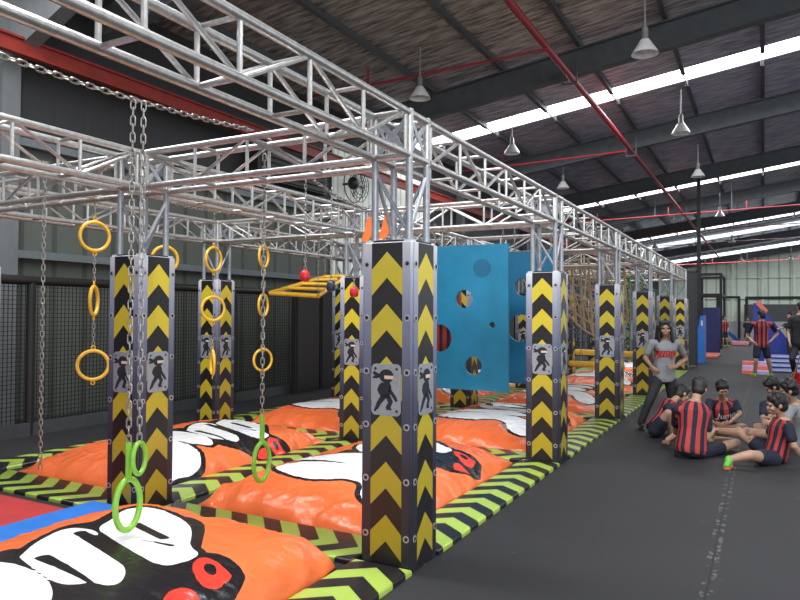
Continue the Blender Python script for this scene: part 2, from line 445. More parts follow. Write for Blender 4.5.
for i, (y, zc, lab) in enumerate(((8.45, 6.55, 'thin red sprinkler branch pipe, nearest to the camera'), (16.7, 6.45, 'thin red sprinkler branch pipe behind the second skylit bay'),
        (30.6, 6.45, 'thin red sprinkler branch pipe, third one down the hall'), (37.5, 6.45, 'thin red sprinkler branch pipe, fourth one down the hall'), (45.2, 6.45, 'thin red sprinkler branch pipe, fifth one down the hall'),
        (62., 6.3, 'thin red sprinkler branch pipe near the end wall'))):
    zc -= .12; t = thing('sprinkler_pipe', lab, 'pipe', (0, y, zc), 0, 'red sprinkler branch pipes'); xe = -1.6 if i < 2 else 12.
    mb = MB(); mb.tube((-7, 0, -.15), (xe, 0, -.15+.4*(xe+7)/19), .024, 8); mb.build('pipe', RPIPE, t)
    for k in range(6):
        x = -6+3.3*k
        if x+1.3 > xe: continue
        mb = MB(); zz = -.15+.4*(x+7)/19; mb.tube((x, 0, zz), (x, 0, zr(x)-zc-.05), .012, 6); mb.build('hanger_rod', PURL, t)
        mb = MB(); mb.tube((x+.6, 0, zz+.03), (x+.6, 0, zz+.38), .025, 6); mb.build('sprinkler_head', RPIPE, t)
def lamp_proto():
    t = thing('high_bay_lamp', 'x', 'lamp', (0, 0, 0), 0, 'bell shaped high bay lamps under the roof')
    mb = MB(); mb.tube((0, 0, .3), (0, 0, 1.05), .018, 8); mb.build('suspension_rod', LAMPD, t)
    mb = MB(); mb.lathe([(.0, .34), (.05, .34), (.06, .3), (.06, .14), (.09, .1), (.0, .1)]); mb.build('housing', LAMPD, t)
    mb = MB(); mb.lathe([(.07, .12), (.10, .08), (.16, -.02), (.22, -.11), (.25, -.17), (.255, -.18), (.24, -.17), (.20, -.08), (.13, .02), (.06, .09)], n=24); mb.build('reflector', LAMPW, t)
    mb = MB(); mb.ell((0, 0, -.06), (.06, .06, .1)); mb.build('bulb', LAMPW, t)
    return t
lp = None
for (px, py, y, lab) in ((645, 45, 7.6, 'bell lamp hanging highest in view beside the nearest rafter'), (681, 127, 12.9, 'white bell lamp hanging below the brightest skylight'),
        (512, 148, 13.2, 'white bell lamp hanging close above the walkway truss'), (420, 91, 8.2, 'bell lamp above the corner of the nearest truss block'),
        (563, 184, 18.5, 'dim bell lamp above the far half of the walkway truss'), (698, 172, 19, 'small dim bell lamp below the second rafter, right of the long red pipe'),
        (655, 246, 42, 'tiny bell lamp above the far end of the walkway truss'), (732, 240, 40.5, 'tiny bright bell lamp over the middle of the end wall'),
        (741, 259, 55, 'tiny bell lamp lowest in view near the end wall'), (791, 258, 55.5, 'tiny bell lamp at the right edge near the end wall'), (720, 213, 28.5, 'dim bell lamp below the second skylight')):
    if lp is None: lp = lamp_proto(); o = lp
    else: o = dup(lp)
    o.location = at(px, py, y=y); o['label'] = lab; o.scale = (.82, .82, .82)
# wall fan, dark box openings and duct on the left wall
t = thing('wall_fan', 'round wall fan with dark hub and wire guard', 'fan', (-7.1, 10.6, 4.78))
mb = MB(); mb.ell((0, 0, 0), (.14, .16, .16)); mb.build('hub', BLACKP, t)
mb = MB()
for rr in (.44, .34, .25): mb.ring((.05, .2, .0), (1, 0, 0), rr, .008, 32, 6)
mb.ring((-.12, .2, .0), (1, 0, 0), .44, .012, 32, 6)
for k in range(16): a = 2*pi*k/16; mb.tube((.1, .2+.05*math.cos(a), .05*math.sin(a)), (.05, .2+.44*math.cos(a), .44*math.sin(a)), .005, 4)
mb.build('wire_guard', NETM, t)
for k in range(3):
    a = 2*pi*k/3; mb = MB(); mb.ell((-.02, .2+.2*math.cos(a), .2*math.sin(a)), (.02, .2, .07), Matrix.Rotation(a, 3, 'X')); mb.build('blade', PLATE, t)
mb = MB(); mb.tube((-.3, 0, 0), (0, 0, 0), .03); mb.build('wall_bracket', BLACKP, t)
t = thing('vent_box', 'dark louvred box set on the left wall beside the fan', 'vent', (-7.4, 7.9, 4.3))
mb = MB(); mb.box(0, .3, -.9, 1.55, 0, .7); mb.build('housing', BLACKP, t, False)
mb = MB()
for k in range(6): mb.box(.3, .34, -.8, 1.45, .04+.11*k, .1+.11*k)
mb.build('louvre', GREYW, t, False)
mb = MB(); mb.path([(-7.0, 9.2, 4.42), (-7.0, 12, 4.42), (-7.0, 20, 4.42)], .13, 12)
for k in range(6): mb.tube((-7.0, 9.4+2*k, 4.42), (-7.0, 9.46+2*k, 4.42), .145, 12)
for k in range(3): mb.box(-7.45, -6.98, 9.5+4*k, 9.56+4*k, 4.39, 4.45)
tag(mb.build('duct_pipe', BLACKP, None, True, (0, .3, -.32)), 'thick black pipe along the left wall below the fan', 'pipe')

# ------------------------------------------------------------------ net fence
def net_mesh(y0, y1, z0, z1, step=.055, r=.0035):
    mb = MB(); y = y0
    while y <= y1+1e-6: mb.box(-r, r, y-r, y+r, z0, z1); y += step
    z = z0
    while z <= z1+1e-6: mb.box(-r, r, y0, y1, z-r, z+r); z += step
    return mb
FX = -6.3
t = thing('net_fence', 'black net fence with padded rail along the left wall', 'fence', (FX, -2, 0))
mb = MB(); mb.path([(0, -4, 1.95), (0, 24, 1.95)], .06, 10); mb.build('top_rail', BLACKP, t)
mb = MB(); mb.box(-.03, .05, -4, 24, 0, .16); mb.build('kick_board', GREYW, t, False)
net_mesh(-4, 24, .16, 1.9).build('net', NETM, t, False)
for y in (-3.5, -1.0, 1.6, 3.72, 5.4, 7.45, 10.2, 12.7, 15.2, 17.7, 20.2, 22.7): mb = MB(); mb.tube((0, y, 0), (0, y, 1.95), .055, 10); mb.build('post', BLACKP, t)
mb = MB()
for k in range(3): mb.box(-.06, .04, .83*k, .83*k+.8, 0, 2.0); mb.box(.04, .06, .83*k+.05, .83*k+.75, .06, 1.94)
tag(mb.build('padded_barrier', BLACKP, None, False, (FX+.2, 6.9, 0)), 'tall black padded panels standing against the net fence', 'panel')

# ------------------------------------------------------------------ pads between the pillars
def pad_mesh(name, lx, ly, m, h=.035, r=.02):
    bm = bmesh.new(); bmesh.ops.create_cube(bm, size=1)
    for v in bm.verts: v.co = Vector((v.co.x*lx, v.co.y*ly, (v.co.z+.5)*h))
    bmesh.ops.bevel(bm, geom=[e for e in bm.edges if all(v.co.z > h*.9 for v in e.verts)], offset=r, segments=4, profile=.6, affect='EDGES')
    me = bpy.data.meshes.new(name); bm.to_mesh(me); bm.free(); me.materials.append(m)
    me.polygons.foreach_set('use_smooth', [True]*len(me.polygons)); me.set_sharp_from_angle(angle=.9)
    return me
LW = .40
py_mesh = pad_mesh('lane_pad', LW, SY-W-.02, LANEY); px_mesh = pad_mesh('lane_pad', SX-W-.06, .44, LANEX)
SIDE = {0: 'edging the black walkway', 1: 'between the two lines of airbags', 2: 'edging the fence side of the airbags'}
for c in (0, 1, 2):
    for r_ in range(-1, 5 if c < 2 else 3):
        if c == 1 and r_ == -1: continue
        if c == 2 and r_ == -1: continue
        o = put('lane_pad', py_mesh, None, (-c*SX-.19, r_*SY+W+(SY-W)/2-.005, 0))
        if c == 0 and r_ == -1: lab = 'lime and black chevron pad in front of the nearest pillar'
        else: lab = 'chevron pad %s, %s section from the camera' % (SIDE[c], ORD[r_+(1 if c == 0 else 0)])
        tag(o, lab, 'pad', 'chevron lane pads')
for r_ in range(0, 6):
    for c in (0, 1):
        if c == 1 and r_ > 3: continue
        o = put('lane_pad', px_mesh, None, (-c*SX-W-(SX-W)/2+.0, r_*SY+.165, 0))
        tag(o, 'chevron cross pad joining the %s pillars of the %s rows' % (ORD[r_], 'walkway and middle' if c == 0 else 'middle and fence'), 'pad', 'chevron cross pads')
bm_ = pad_mesh('blue_border_pad', .43, 3.2, BLUEP, .10, .04)
tag(put('border_pad', bm_, None, (-SX-.175, -1.68, 0)), 'bright blue border strip beside the red mat', 'pad')
tag(put('floor_mat', pad_mesh('red mat', 2.1, 3.0, REDV, .03, .01), None, (-SX-.4-1.06, -1.68, 0)), 'flat red mat at the left edge beside the blue strip', 'mat')

# ------------------------------------------------------------------ airbags with bubble lettering print
def sd_poly(P, pts):
    pts = np.array(pts, float); d = np.full(len(P), 1e9); ins = np.zeros(len(P), bool); n = len(pts)
    for i in range(n):
        a, b = pts[i], pts[(i+1) % n]; e = b-a; w = P-a
        t = np.clip((w@e)/max(e@e, 1e-12), 0, 1); q = w-t[:, None]*e
        d = np.minimum(d, (q*q).sum(1))
        c1 = (a[1] <= P[:, 1]) & (b[1] > P[:, 1]); c2 = (a[1] > P[:, 1]) & (b[1] <= P[:, 1])
        cr = e[0]*w[:, 1]-e[1]*w[:, 0]
        ins ^= (c1 & (cr > 0)) | (c2 & (cr < 0))
    return np.where(ins, -1, 1)*np.sqrt(d)
def smooth_poly(pts, k=2):
    for _ in range(k):
        q = []
        for i in range(len(pts)):
            a = pts[i]; b = pts[(i+1) % len(pts)]
            q += [(.75*a[0]+.25*b[0], .75*a[1]+.25*b[1]), (.25*a[0]+.75*b[0], .25*a[1]+.75*b[1])]
        pts = q
    return pts
def pix(L, z=.27, sm=2):
    p = [tuple(at(x, y, z=z))[:2] for x, y in L]
    return smooth_poly(p, sm) if sm else p
def sd_seg(P, a, b, r0, r1):
    a = np.array(a); b = np.array(b); e = b-a; w = P-a
    t = np.clip((w@e)/(e@e), 0, 1); q = w-t[:, None]*e
    return np.sqrt((q*q).sum(1))-(r0+(r1-r0)*t)
BX0, BX1, BY0, BY1 = -2.2, -.40, -2.93, -.10
def airbag(seed, hgt, pdx=0.):
    nx, ny = 110, 160
    u = np.linspace(-1, 1, nx); v = np.linspace(-1, 1, ny); Ug, Vg = np.meshgrid(u, v, indexing='ij')
    U_, V_ = Ug.ravel(), Vg.ravel(); r = np.random.default_rng(seed)
    X = (BX0+BX1)/2+U_*(BX1-BX0)/2; Y = (BY0+BY1)/2+V_*(BY1-BY0)/2
    eu = 1-np.abs(U_)**4.2; ev = 1-np.abs(V_)**6.5
    prof = np.clip(eu, 0, 1)**.5*np.clip(ev, 0, 1)**.48 if seed == 1 else np.clip(1-np.abs(U_)**3.4, 0, 1)**.8*np.clip(1-np.abs(V_)**4.5, 0, 1)**.7
    Z = .015+hgt*prof
    edge = np.clip(1-prof, 0, 1)**1.0*np.clip(prof*4, 0, 1)
    wr = np.zeros_like(Z)
    for k in range(7):
        f = r.uniform(7, 26); ph = r.uniform(0, 6); wr += np.sin(V_*f*1.4+ph+U_*r.uniform(-5, 5))*(np.abs(U_)**3)*.5
        f = r.uniform(5, 20); ph = r.uniform(0, 6); wr += np.sin(U_*f+ph+V_*r.uniform(-5, 5))*(np.abs(V_)**4)*.5
    Z += wr*edge*.03
    mid = np.clip(1-np.abs(prof-.62)/.38, 0, 1)
    cr = np.zeros_like(Z)
    for k in range(9):
        th = r.uniform(0, pi); f = r.uniform(9, 30); q_ = X*math.cos(th)*f+Y*math.sin(th)*f+1.2*np.sin(X*r.uniform(2, 6)+Y*r.uniform(2, 6)+r.uniform(0, 6)); cr += (1-np.abs(np.sin(q_)))**3/9
    Z += cr*(.045*mid+.006)*np.clip(prof*5, 0, 1)
    Z += hgt*.10*np.sin(U_*2.1+r.uniform(0, 6))*np.sin(V_*2.6+r.uniform(0, 6))*prof
    if seed == 2: Z -= .05*np.exp(-((Y+.95)/.07)**2)*prof
    # corners drawn in a little
    cx = 1-.05*np.abs(V_)**6; cy = 1-.035*np.abs(U_)**6
    X = (BX0+BX1)/2+(X-(BX0+BX1)/2)*cx; Y = (BY0+BY1)/2+(Y-(BY0+BY1)/2)*cy
    P = np.stack([X-pdx, Y], 1)
    w1 = sd_poly(P, pix([(112, 522), (120, 513), (132, 508), (150, 506), (166, 510), (182, 517), (191, 526), (192, 536), (189, 548), (201, 555), (188, 562), (174, 567), (160, 569), (148, 565), (132, 556), (108, 540), (96, 531)]))
    w2 = sd_poly(P, pix([(95, 533), (66, 529), (36, 545), (22, 560), (18, 564), (50, 590), (62, 594), (80, 593), (90, 590), (108, 592), (120, 588), (126, 580), (124, 572), (112, 560), (96, 550), (82, 540), (100, 540)]))
    w3 = sd_poly(P, smooth_poly([(-1.98, -1.85), (-1.72, -1.62), (-1.5, -1.545), (-1.31, -1.555), (-1.1, -1.6), (-.92, -1.68), (-.8, -1.8), (-.9, -1.95), (-1.15, -2.0), (-1.5, -1.97), (-1.85, -1.95)]))
    w4 = sd_poly(P, smooth_poly([(-1.92, -2.2), (-1.75, -2.05), (-1.4, -2.0), (-1.05, -2.0), (-.75, -2.02), (-.57, -2.2), (-.54, -2.5), (-.64, -2.66), (-.82, -2.6), (-.9, -2.38), (-1.1, -2.36), (-1.25, -2.48), (-1.5, -2.5), (-1.75, -2.4)]))
    if pdx: w4 = np.maximum(w4, -(P[:, 0]+1.3))
    dw = np.minimum(np.minimum(w1, w2), np.minimum(w3, w4))
    def pp(x, y): return tuple(at(x, y, z=.27))[:2]
    for a, b, r0, r1 in (((136, 526), (164, 540), .032, .03), ((43, 564), (92, 591), .04, .012), ((80, 536), (140, 572), .035, .06), ((142, 543), (172, 548), .004, .016)):
        dw = np.maximum(dw, -sd_seg(P, pp(*a), pp(*b), r0, r1))
    k1 = sd_poly(P, smooth_poly(pix([(96, 523), (112, 512), (135, 503), (155, 503), (177, 511), (200, 517), (206, 525), (202, 545), (200, 553), ], sm=0)+pix([(226, 562), (247, 571), (243, 575), (222, 596)], z=.22, sm=0)+[(-.66, -1.62), (-.95, -1.82), (-1.5, -1.8)]+pix([(10, 570), (20, 557), (36, 541), (62, 527), (84, 525)], sm=0), 1))
    dk = np.minimum(np.minimum(k1, dw-.045), sd_poly(P, [(-1.7, -1.4), (-1.2, -1.2), (-.8, -1.2), (-.76, -1.65), (-1.0, -1.85), (-1.7, -2.05)]))
    dr = np.maximum(sd_poly(P, pix([(191, 573), (196, 565), (207, 562), (219, 565), (222, 568), (234, 570), (226, 575), (222, 579), (210, 584), (198, 583)], z=.24)), -sd_poly(P, pix([(202, 571), (209, 566), (217, 569), (216, 574), (209, 576)], z=.24)))
    dr = np.minimum(dr, sd_poly(P, pix([(160, 601), (166, 592), (178, 587), (190, 585), (203, 589), (200, 596), (186, 598), (180, 612), (162, 612)], z=.25))); dr = np.maximum(dr, dk+.025)
    dr = np.maximum(dr, -sd_poly(P, pix([(172, 604), (180, 596), (194, 594), (190, 604), (180, 616)], z=.25)))
    vs = list(zip(X.tolist(), Y.tolist(), np.maximum(Z, .012).tolist()))
    mb = MB(); fs = []
    for i in range(nx-1):
        for j in range(ny-1):
            a = i*ny+j; fs.append((a, a+ny, a+ny+1, a+1))
    # underside closing the bag
    bot = []
    ringv = [i*ny for i in range(nx)]+[(nx-1)*ny+j for j in range(1, ny)]+[i*ny+ny-1 for i in range(nx-2, -1, -1)]+[j for j in range(ny-2, 0, -1)]
    o = len(vs); vs += [(vs[i][0]*1., vs[i][1], .003) for i in ringv]
    m_ = len(ringv)
    fs += [(ringv[k], o+k, o+(k+1) % m_, ringv[(k+1) % m_]) for k in range(m_)]; fs.append(tuple(o+k for k in range(m_-1, -1, -1)))
    mb.add(vs, fs); me = mb.mesh('airbag', BAG, 'all')
    for nm, arr in (('dw', dw), ('dk', dk), ('dr', dr)):
        full = np.full(len(vs), 1., np.float32); full[:nx*ny] = arr
        at_ = me.attributes.new(nm, 'FLOAT', 'POINT'); at_.data.foreach_set('value', full)
    return me
bags = [airbag(1, .275), airbag(2, .26), airbag(3, .25), airbag(4, .25, .12)]
BLAB = {(0, 0): 'orange airbag with huge white bubble letters, nearest the camera', (0, 1): 'orange airbag behind the nearest pillar, black patch with red letter at its right',
        (1, 1): 'orange airbag lying between the middle row and the net fence, left of the image'}
for c in (0, 1):
    for r_ in range(0 if c == 0 else 1, 6 if c == 0 else 5):
        me = bags[3 if (c, r_) == (1, 1) else 0 if (c, r_) == (0, 0) else 1+(r_+c) % 2]
        o = put('airbag', me, None, (-c*SX, r_*SY, 0))
        tag(o, BLAB.get((c, r_), 'orange printed airbag of the %s line, %s from the camera' % ('walkway' if c == 0 else 'fence side', ORD[r_-(0 if c == 0 else 1)])), 'airbag', 'orange inflated airbags')

# ------------------------------------------------------------------ padded pillars
def rrect(w, h, r, n=5):
    P = []
    for cx, cy, a0 in ((w/2-r, h/2-r, 0), (-w/2+r, h/2-r, pi/2), (-w/2+r, -h/2+r, pi), (w/2-r, -h/2+r, 1.5*pi)):
        P += [(cx+r*math.cos(a0+pi/2*i/n), cy+r*math.sin(a0+pi/2*i/n)) for i in range(n+1)]
    return P
def circ(cx, cy, rx, ry, n=16): return [(cx+rx*math.cos(2*pi*i/n), cy+ry*math.sin(2*pi*i/n)) for i in range(n)]
def pillar():
    t = thing('padded_pillar', 'x', 'pillar', (0, 0, 0), 0, 'chevron padded pillars')
    bm = bmesh.new(); bmesh.ops.create_cube(bm, size=1)
    for v in bm.verts: v.co = Vector((v.co.x*W, v.co.y*W, (v.co.z+.5)*H))
    bmesh.ops.bevel(bm, geom=[e for e in bm.edges if any(v.co.z > H*.9 for v in e.verts)], offset=.018, segments=3, affect='EDGES')
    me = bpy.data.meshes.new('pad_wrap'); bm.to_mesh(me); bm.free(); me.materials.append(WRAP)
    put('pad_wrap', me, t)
    # printed plate and bolts on each face
    h2 = W/2
    def fmap(k):
        q = Matrix.Rotation(k*pi/2, 3, 'Z')
        return lambda x, y, z: tuple(q @ Vector((x, -h2-z, y)))     # face frame: x right, y up, z outwards
    plate = MB().prism(rrect(.205, .315, .03), 0, .005)
    ninja = [circ(.003, .075, .045, .036), [(-.04, .085), (-.075, .1), (-.085, .085), (-.07, .078), (-.088, .062), (-.06, .06), (-.035, .068)],
             [(-.03, .04), (.025, .042), (.035, .02), (.02, -.035), (-.03, -.035), (-.055, .0), (-.045, .025)],
             [(-.03, -.025), (.01, -.03), (-.03, -.07), (-.05, -.1), (-.075, -.105), (-.07, -.095), (-.055, -.06)],
             [(-.01, -.02), (.025, -.02), (.045, -.055), (.03, -.085), (.04, -.1), (.005, -.1), (.0, -.085), (.015, -.06)],
             [(.02, .03), (.04, .0), (.065, -.03), (.075, -.05), (.06, -.055), (.04, -.03), (.015, -.005)]]
    for k in (0, 1, 2, 3):
        fm = fmap(k)
        mb = MB(); mb.prism(rrect(.205, .315, .03), 0, .005, lambda x, y, z: fm(x, y+1.09, z)); pl = mb.build('emblem_plate', PLATE, t)
        mb = MB()
        for P in ninja: mb.prism(P, .005, .0062, lambda x, y, z: fm(x*1.12, y*1.18+1.085, z))
        for sx in (-1, 1):
            for sy in (-1, 1): mb.prism(circ(sx*.075, sy*.128, .009, .009, 8), .005, .0062, lambda x, y, z: fm(x, y+1.09, z))
        mb.build('emblem', INK, pl, False)
        mb = MB(); mb.prism([(-.01, .078), (.047, .078), (.045, .06), (-.008, .06)], .0062, .007, lambda x, y, z: fm(x*1.12, y*1.18+1.085, z)); mb.build('emblem_face', SKINP, pl, False)
        for s in (-1, 1):
            for z in (1.86, 1.53, 1.2, .87, .54, .2):
                mb = MB(); mb.prism(circ(s*.142, z, .021, .021), 0, .003, fm)
                for a in range(3):
                    c_, s_ = math.cos(a*pi/3+.3), math.sin(a*pi/3+.3)
                    mb.prism([(s*.142+.013*c_-.004*s_, z+.013*s_+.004*c_), (s*.142-.013*c_-.004*s_, z-.013*s_+.004*c_), (s*.142-.013*c_+.004*s_, z-.013*s_-.004*c_), (s*.142+.013*c_+.004*s_, z+.013*s_-.004*c_)], .003, .0036, fm, 1)
                mb.build('bolt', [BOLTM, INK], t, False)
    a = TW/2-TR
    for sx in (-1, 1):
        for sy in (-1, 1): mb = MB(); mb.tube((sx*a, sy*a, H-.01), (sx*a, sy*a, TZ0+.0), .023, 12); mb.build('post', STEEL2, t)
    for p, q in (((-a, -a), (a, -a)), ((a, a), (-a, a))):
        mb = MB(); mb.tube((*p, TZ0-.06), (*q, H+.04), .013, 8); mb.build('brace', STEEL2, t)
    for p, q in (((-a, -a), (-a, a)), ((a, a), (a, -a))):
        mb = MB(); mb.tube((*p, TZ0-.06), (*q, H+.04), .013, 8); mb.build('brace', STEEL2, t)
    return t
pp0 = None
for c in (0, 1, 2):
    for r_ in range(ROWS[c]):
        if pp0 is None: pp0 = pillar(); o = pp0
        else: o = dup(pp0)
        o.location = (-c*SX-W/2, r_*SY+W/2, 0)
        if c == 0: lab = ('tall chevron padded pillar nearest the camera' if r_ == 0 else 'chevron padded pillar beside the black walkway, %s from the camera' % ORD[r_] if r_ < 5 else 'farthest chevron padded pillar beside the black walkway')
        elif c == 1: lab = ('chevron padded pillar behind the long hanging chain at left' if r_ == 0 else 'chevron padded pillar of the middle row, %s from the camera' % ORD[r_])
        else: lab = ('chevron padded pillar at the extreme left edge by the fence' if r_ == 0 else 'chevron padded pillar by the net fence behind the hanging yellow rings' if r_ == 1 else 'chevron padded pillar of the fence row, %s from the camera' % ORD[r_])
        o['label'] = lab

# ------------------------------------------------------------------ truss
def truss_beam(L, nb, ph=0):
    t = thing('truss_beam', 'x', 'truss', (0, 0, 0), 0, 'silver box truss beams')
    a = TW/2-TR; h = (TZ1-TZ0)/2-TR
    for sy in (-1, 1):
        for sz in (-1, 1): mb = MB(); mb.tube((0, sy*a, sz*h), (L, sy*a, sz*h), TR, 12); mb.build('chord', STEEL, t)
    e = .03; xs = [e+(L-2*e)*i/nb for i in range(nb+1)]; rr = .0125
    cache = {}
    def web(p, q):
        d = tuple(round(q[i]-p[i], 4) for i in range(3))
        if d not in cache: mb = MB(); mb.tube((0, 0, 0), d, rr, 8); cache[d] = mb.mesh('web_tube', STEEL, True)
        put('web_tube', cache[d], t, p)
    for i, x in enumerate(xs):
        for sy in (-1, 1): web((x, sy*a, -h), (x, sy*a, h))
        for sz in (-1, 1): web((x, -a, sz*h), (x, a, sz*h))
    for i in range(nb):
        s = 1 if (i+ph) % 2 == 0 else -1
        for sy in (-1, 1): web((xs[i], sy*a, -s*h), (xs[i+1], sy*a, s*h))
    return t
def truss_block():
    t = thing('truss_corner_block', 'x', 'truss', (0, 0, 0), 0, 'truss corner blocks on the pillars')
    a = TW/2-TR; h = (TZ1-TZ0)/2-TR; mb = MB()
    for sx in (-1, 1):
        for sy in (-1, 1): mb.tube((sx*a, sy*a, -h-TR), (sx*a, sy*a, h+TR), TR, 12)
        for sz in (-1, 1): mb.tube((sx*a, -a, sz*h), (sx*a, a, sz*h), TR, 12); mb.tube((-a, sx*a, sz*h), (a, sx*a, sz*h), TR, 12)
    mb.build('frame', STEEL, t)
    for k in range(4):
        q = Matrix.Rotation(k*pi/2, 3, 'Z'); mb = MB()
        for s in (-1, 1):
            P = [(-a, -s*h-.018*s), (-a, -s*h+.03*s), (a, s*h+.018*s), (a, s*h-.03*s)]
            mb.prism(P, a-.003+.002*s, a+.001+.002*s, lambda x, y, z: tuple(q @ Vector((x, z, y))))
        mb.build('cross_plate', PLATE, t, False)
    return t
ZC = (TZ0+TZ1)/2
b0 = None
for c in (0, 1, 2):
    for r_ in range(ROWS[c]):
        if b0 is None: b0 = truss_block(); o = b0
        else: o = dup(b0)
        o.location = (-c*SX-W/2, r_*SY+W/2, ZC)
        o['label'] = 'silver truss corner block above the %s pillar of the %s' % (ORD[r_], ROWNAME[c])
yb = xb = yf = None
for c in (0, 1, 2):
    for r_ in range(-1, ROWS[c]-1):
        if r_ == -1:
            if yf is None: yf = truss_beam(SY-TW, 6, 1); o = yf
            else: o = dup(yf)
        elif yb is None: yb = truss_beam(SY-TW, 6); o = yb
        else: o = dup(yb)
        o.location = (-c*SX-W/2, r_*SY+W/2+TW/2, ZC); o.rotation_euler = (0, 0, pi/2)
        if r_ == -1: lab = 'silver truss beam running from the first pillar of the %s towards the camera' % ROWNAME[c]
        else: lab = 'silver truss beam between the %s and %s pillars of the %s' % (ORD[r_], ORD[r_+1], ROWNAME[c])
        o['label'] = lab
for r_ in range(6):
    for c in (0, 1):
        if c == 1 and r_ >= ROWS[2]: continue
        if xb is None: xb = truss_beam(SX-TW, 4, 1); o = xb
        else: o = dup(xb)
        o.location = (-(c+1)*SX-W/2+TW/2, r_*SY+W/2, ZC); o.rotation_euler = (0, 0, 0)
        o['label'] = 'silver cross truss joining the %s pillars of the %s' % (ORD[r_], 'walkway and middle rows' if c == 0 else 'middle and fence rows')

# ------------------------------------------------------------------ chains, rings, hangings
def chain_mb(pts, L=.052, w=.011, r=.0042, mb=None):
    """links of pitch ~.8L along the polyline"""
    mb = mb or MB(); P = [Vector(p) for p in pts]; seg = [(P[i+1]-P[i]).length for i in range(len(P)-1)]; tot = sum(seg)
    n = max(1, int(tot/(L*.78))); k = 0; acc = 0.
    for i in range(n):
        s = (i+.5)*tot/n
        while k < len(seg)-1 and s > acc+seg[k]: acc += seg[k]; k += 1
        c = P[k]+(P[k+1]-P[k])*((s-acc)/seg[k]); d = (P[k+1]-P[k]).normalized()
        a = d.orthogonal().normalized() if abs(d.z) > .9 else d.cross(Vector((0, 0, 1))).normalized()
        b = d.cross(a); side = a if i % 2 == 0 else b
        pts2 = []
        hl = L/2-w
        for j in range(5): t = -pi/2+pi*j/4; pts2.append(c+d*(hl+w*math.cos(t))+side*(w*math.sin(t)))
        for j in range(5): t = pi/2+pi*j/4; pts2.append(c+d*(-hl+w*math.cos(t))+side*(w*math.sin(t)))
        mb.path(pts2, r, 5, 0, True)
    return mb
def cat_pts(p0, p1, sag, n=14):
    p0 = Vector(p0); p1 = Vector(p1)
    return [p0.lerp(p1, i/n)-Vector((0, 0, 4*sag*(i/n)*(1-i/n))) for i in range(n+1)]
def support_chain(p0, p1, sag, label):
    tag(chain_mb(cat_pts(p0, p1, sag), .06, .0125, .0048).build('support_chain', CHAINM, None, 'all'), label, 'chain', 'sagging chains strung between the trusses')
Yt = lambda r_: r_*SY+W/2
support_chain((-1.3, Yt(-1)+.12, 2.84), (-1.3, Yt(0)-.13, 2.84), .08, 'sagging steel chain at top left holding the front lime rings')
support_chain((-1.36, Yt(0)+.13, 2.84), (-1.5, Yt(1)-.13, 2.82), .3, 'sagging steel chain above the red grip balls')
support_chain((-3.55, Yt(-1)+.12, 2.84), (-3.55, Yt(0)-.13, 2.84), .14, 'sagging steel chain at left edge above the plain long chain')
support_chain((-3.55, Yt(0)+.13, 2.84), (-3.55, Yt(1)-.13, 2.84), .16, 'sagging steel chain holding the strings of yellow rings')
support_chain((-3.55, Yt(1)+.13, 2.82), (-3.55, Yt(2)-.13, 2.82), .3, 'sagging steel chain above the yellow ladder frame')

def lime_ring(loc, z0, ztop, z1, ax1, label, second=True):
    """chain from ztop down to a lime ring whose bottom is z0"""
    t = thing('lime_ring', label, 'ring', loc, 0, 'lime hand rings on long chains')
    R = .115; cz = z0+R*1.25
    mb = MB(); mb.ring((0, 0, cz), ax1, R*.82, .017, 36, 10, 0, 1.5); mb.build('ring', LIME, t, 'all')
    mb = MB(); mb.path([(0, 0, cz+R*1.2), (.004, 0, cz+R*1.2+.1), (.0, .0, cz+R*1.2+.21)], .018, 8); mb.build('strap', LIME, t)
    chain_mb([(0, 0, cz+R*1.2+.2), (0, 0, ztop)], .06, .0125, .0048).build('chain', CHAINM, t, 'all')
    return t
lime_ring((-1.3, -.97, 0), .33, 2.765, 0, (1., .12, 0), 'lime green ring low in front on the long chain, front one of the pair')
t = thing('lime_ring', 'small lime green ring hung just behind the front one on its twin chain', 'ring', (-1.26, -.93, 0), 0, 'lime hand rings on long chains')
mb = MB(); mb.ring((0, 0, .73), (.95, .2, 0), .055, .014, 28, 8, 0, 1.6); mb.build('ring', LIME, t, 'all')
chain_mb([(0, 0, .82), (0, 0, 2.76)], .06, .0125, .0048).build('chain', CHAINM, t, 'all')
lime_ring((-1.42, .33, 0), .31, 2.74, 0, (1., .05, 0), 'lime green ring hanging low over the second airbag')
t = tag(chain_mb([(-3.55, .02, .22), (-3.55, .02, 2.8)], .06, .0125, .0048).build('hanging_chain', CHAINM, None, 'all'), 'plain steel chain hanging alone at far left, no ring on it', 'chain')
def ring_string(loc, zs, axes, ztop, label):
    t = thing('ring_string', label, 'rings', loc, 0, 'strings of yellow gym rings'); prev = ztop
    for z, ax in zip(zs, axes):
        R = .131
        chain_mb([(0, 0, z+R+.045), (0, 0, prev)], .05, .0105, .0038).build('chain', CHAINM, t, 'all')
        mb = MB(); mb.ring((0, 0, z), ax, R, .016, 36, 10); mb.ring((0, 0, z+R+.03), ax, .016, .006, 12, 6); mb.ring((0, 0, z-R-.03), ax, .016, .006, 12, 6)
        mb.build('ring', YEL, t, 'all'); prev = z-R-.045
    return t
v0 = Vector((.86, -.5, 0))
def axrot(deg): return Matrix.Rotation(math.radians(deg), 3, 'Z') @ v0
ring_string((-3.55, .52, 0), (2.25, 1.66, 1.07), (axrot(12), axrot(68), axrot(-8)), 2.79, 'leftmost string of three yellow rings')
ring_string((-3.55, 1.35, 0), (2.10, 1.52), (axrot(5), axrot(60)), 2.74, 'string of yellow rings mostly hidden behind a padded pillar')
ring_string((-3.55, 2.05, 0), (2.15, 1.60, 1.00), (axrot(35), axrot(5), axrot(82)), 2.74, 'string of three yellow rings in front of the fence side pillar')
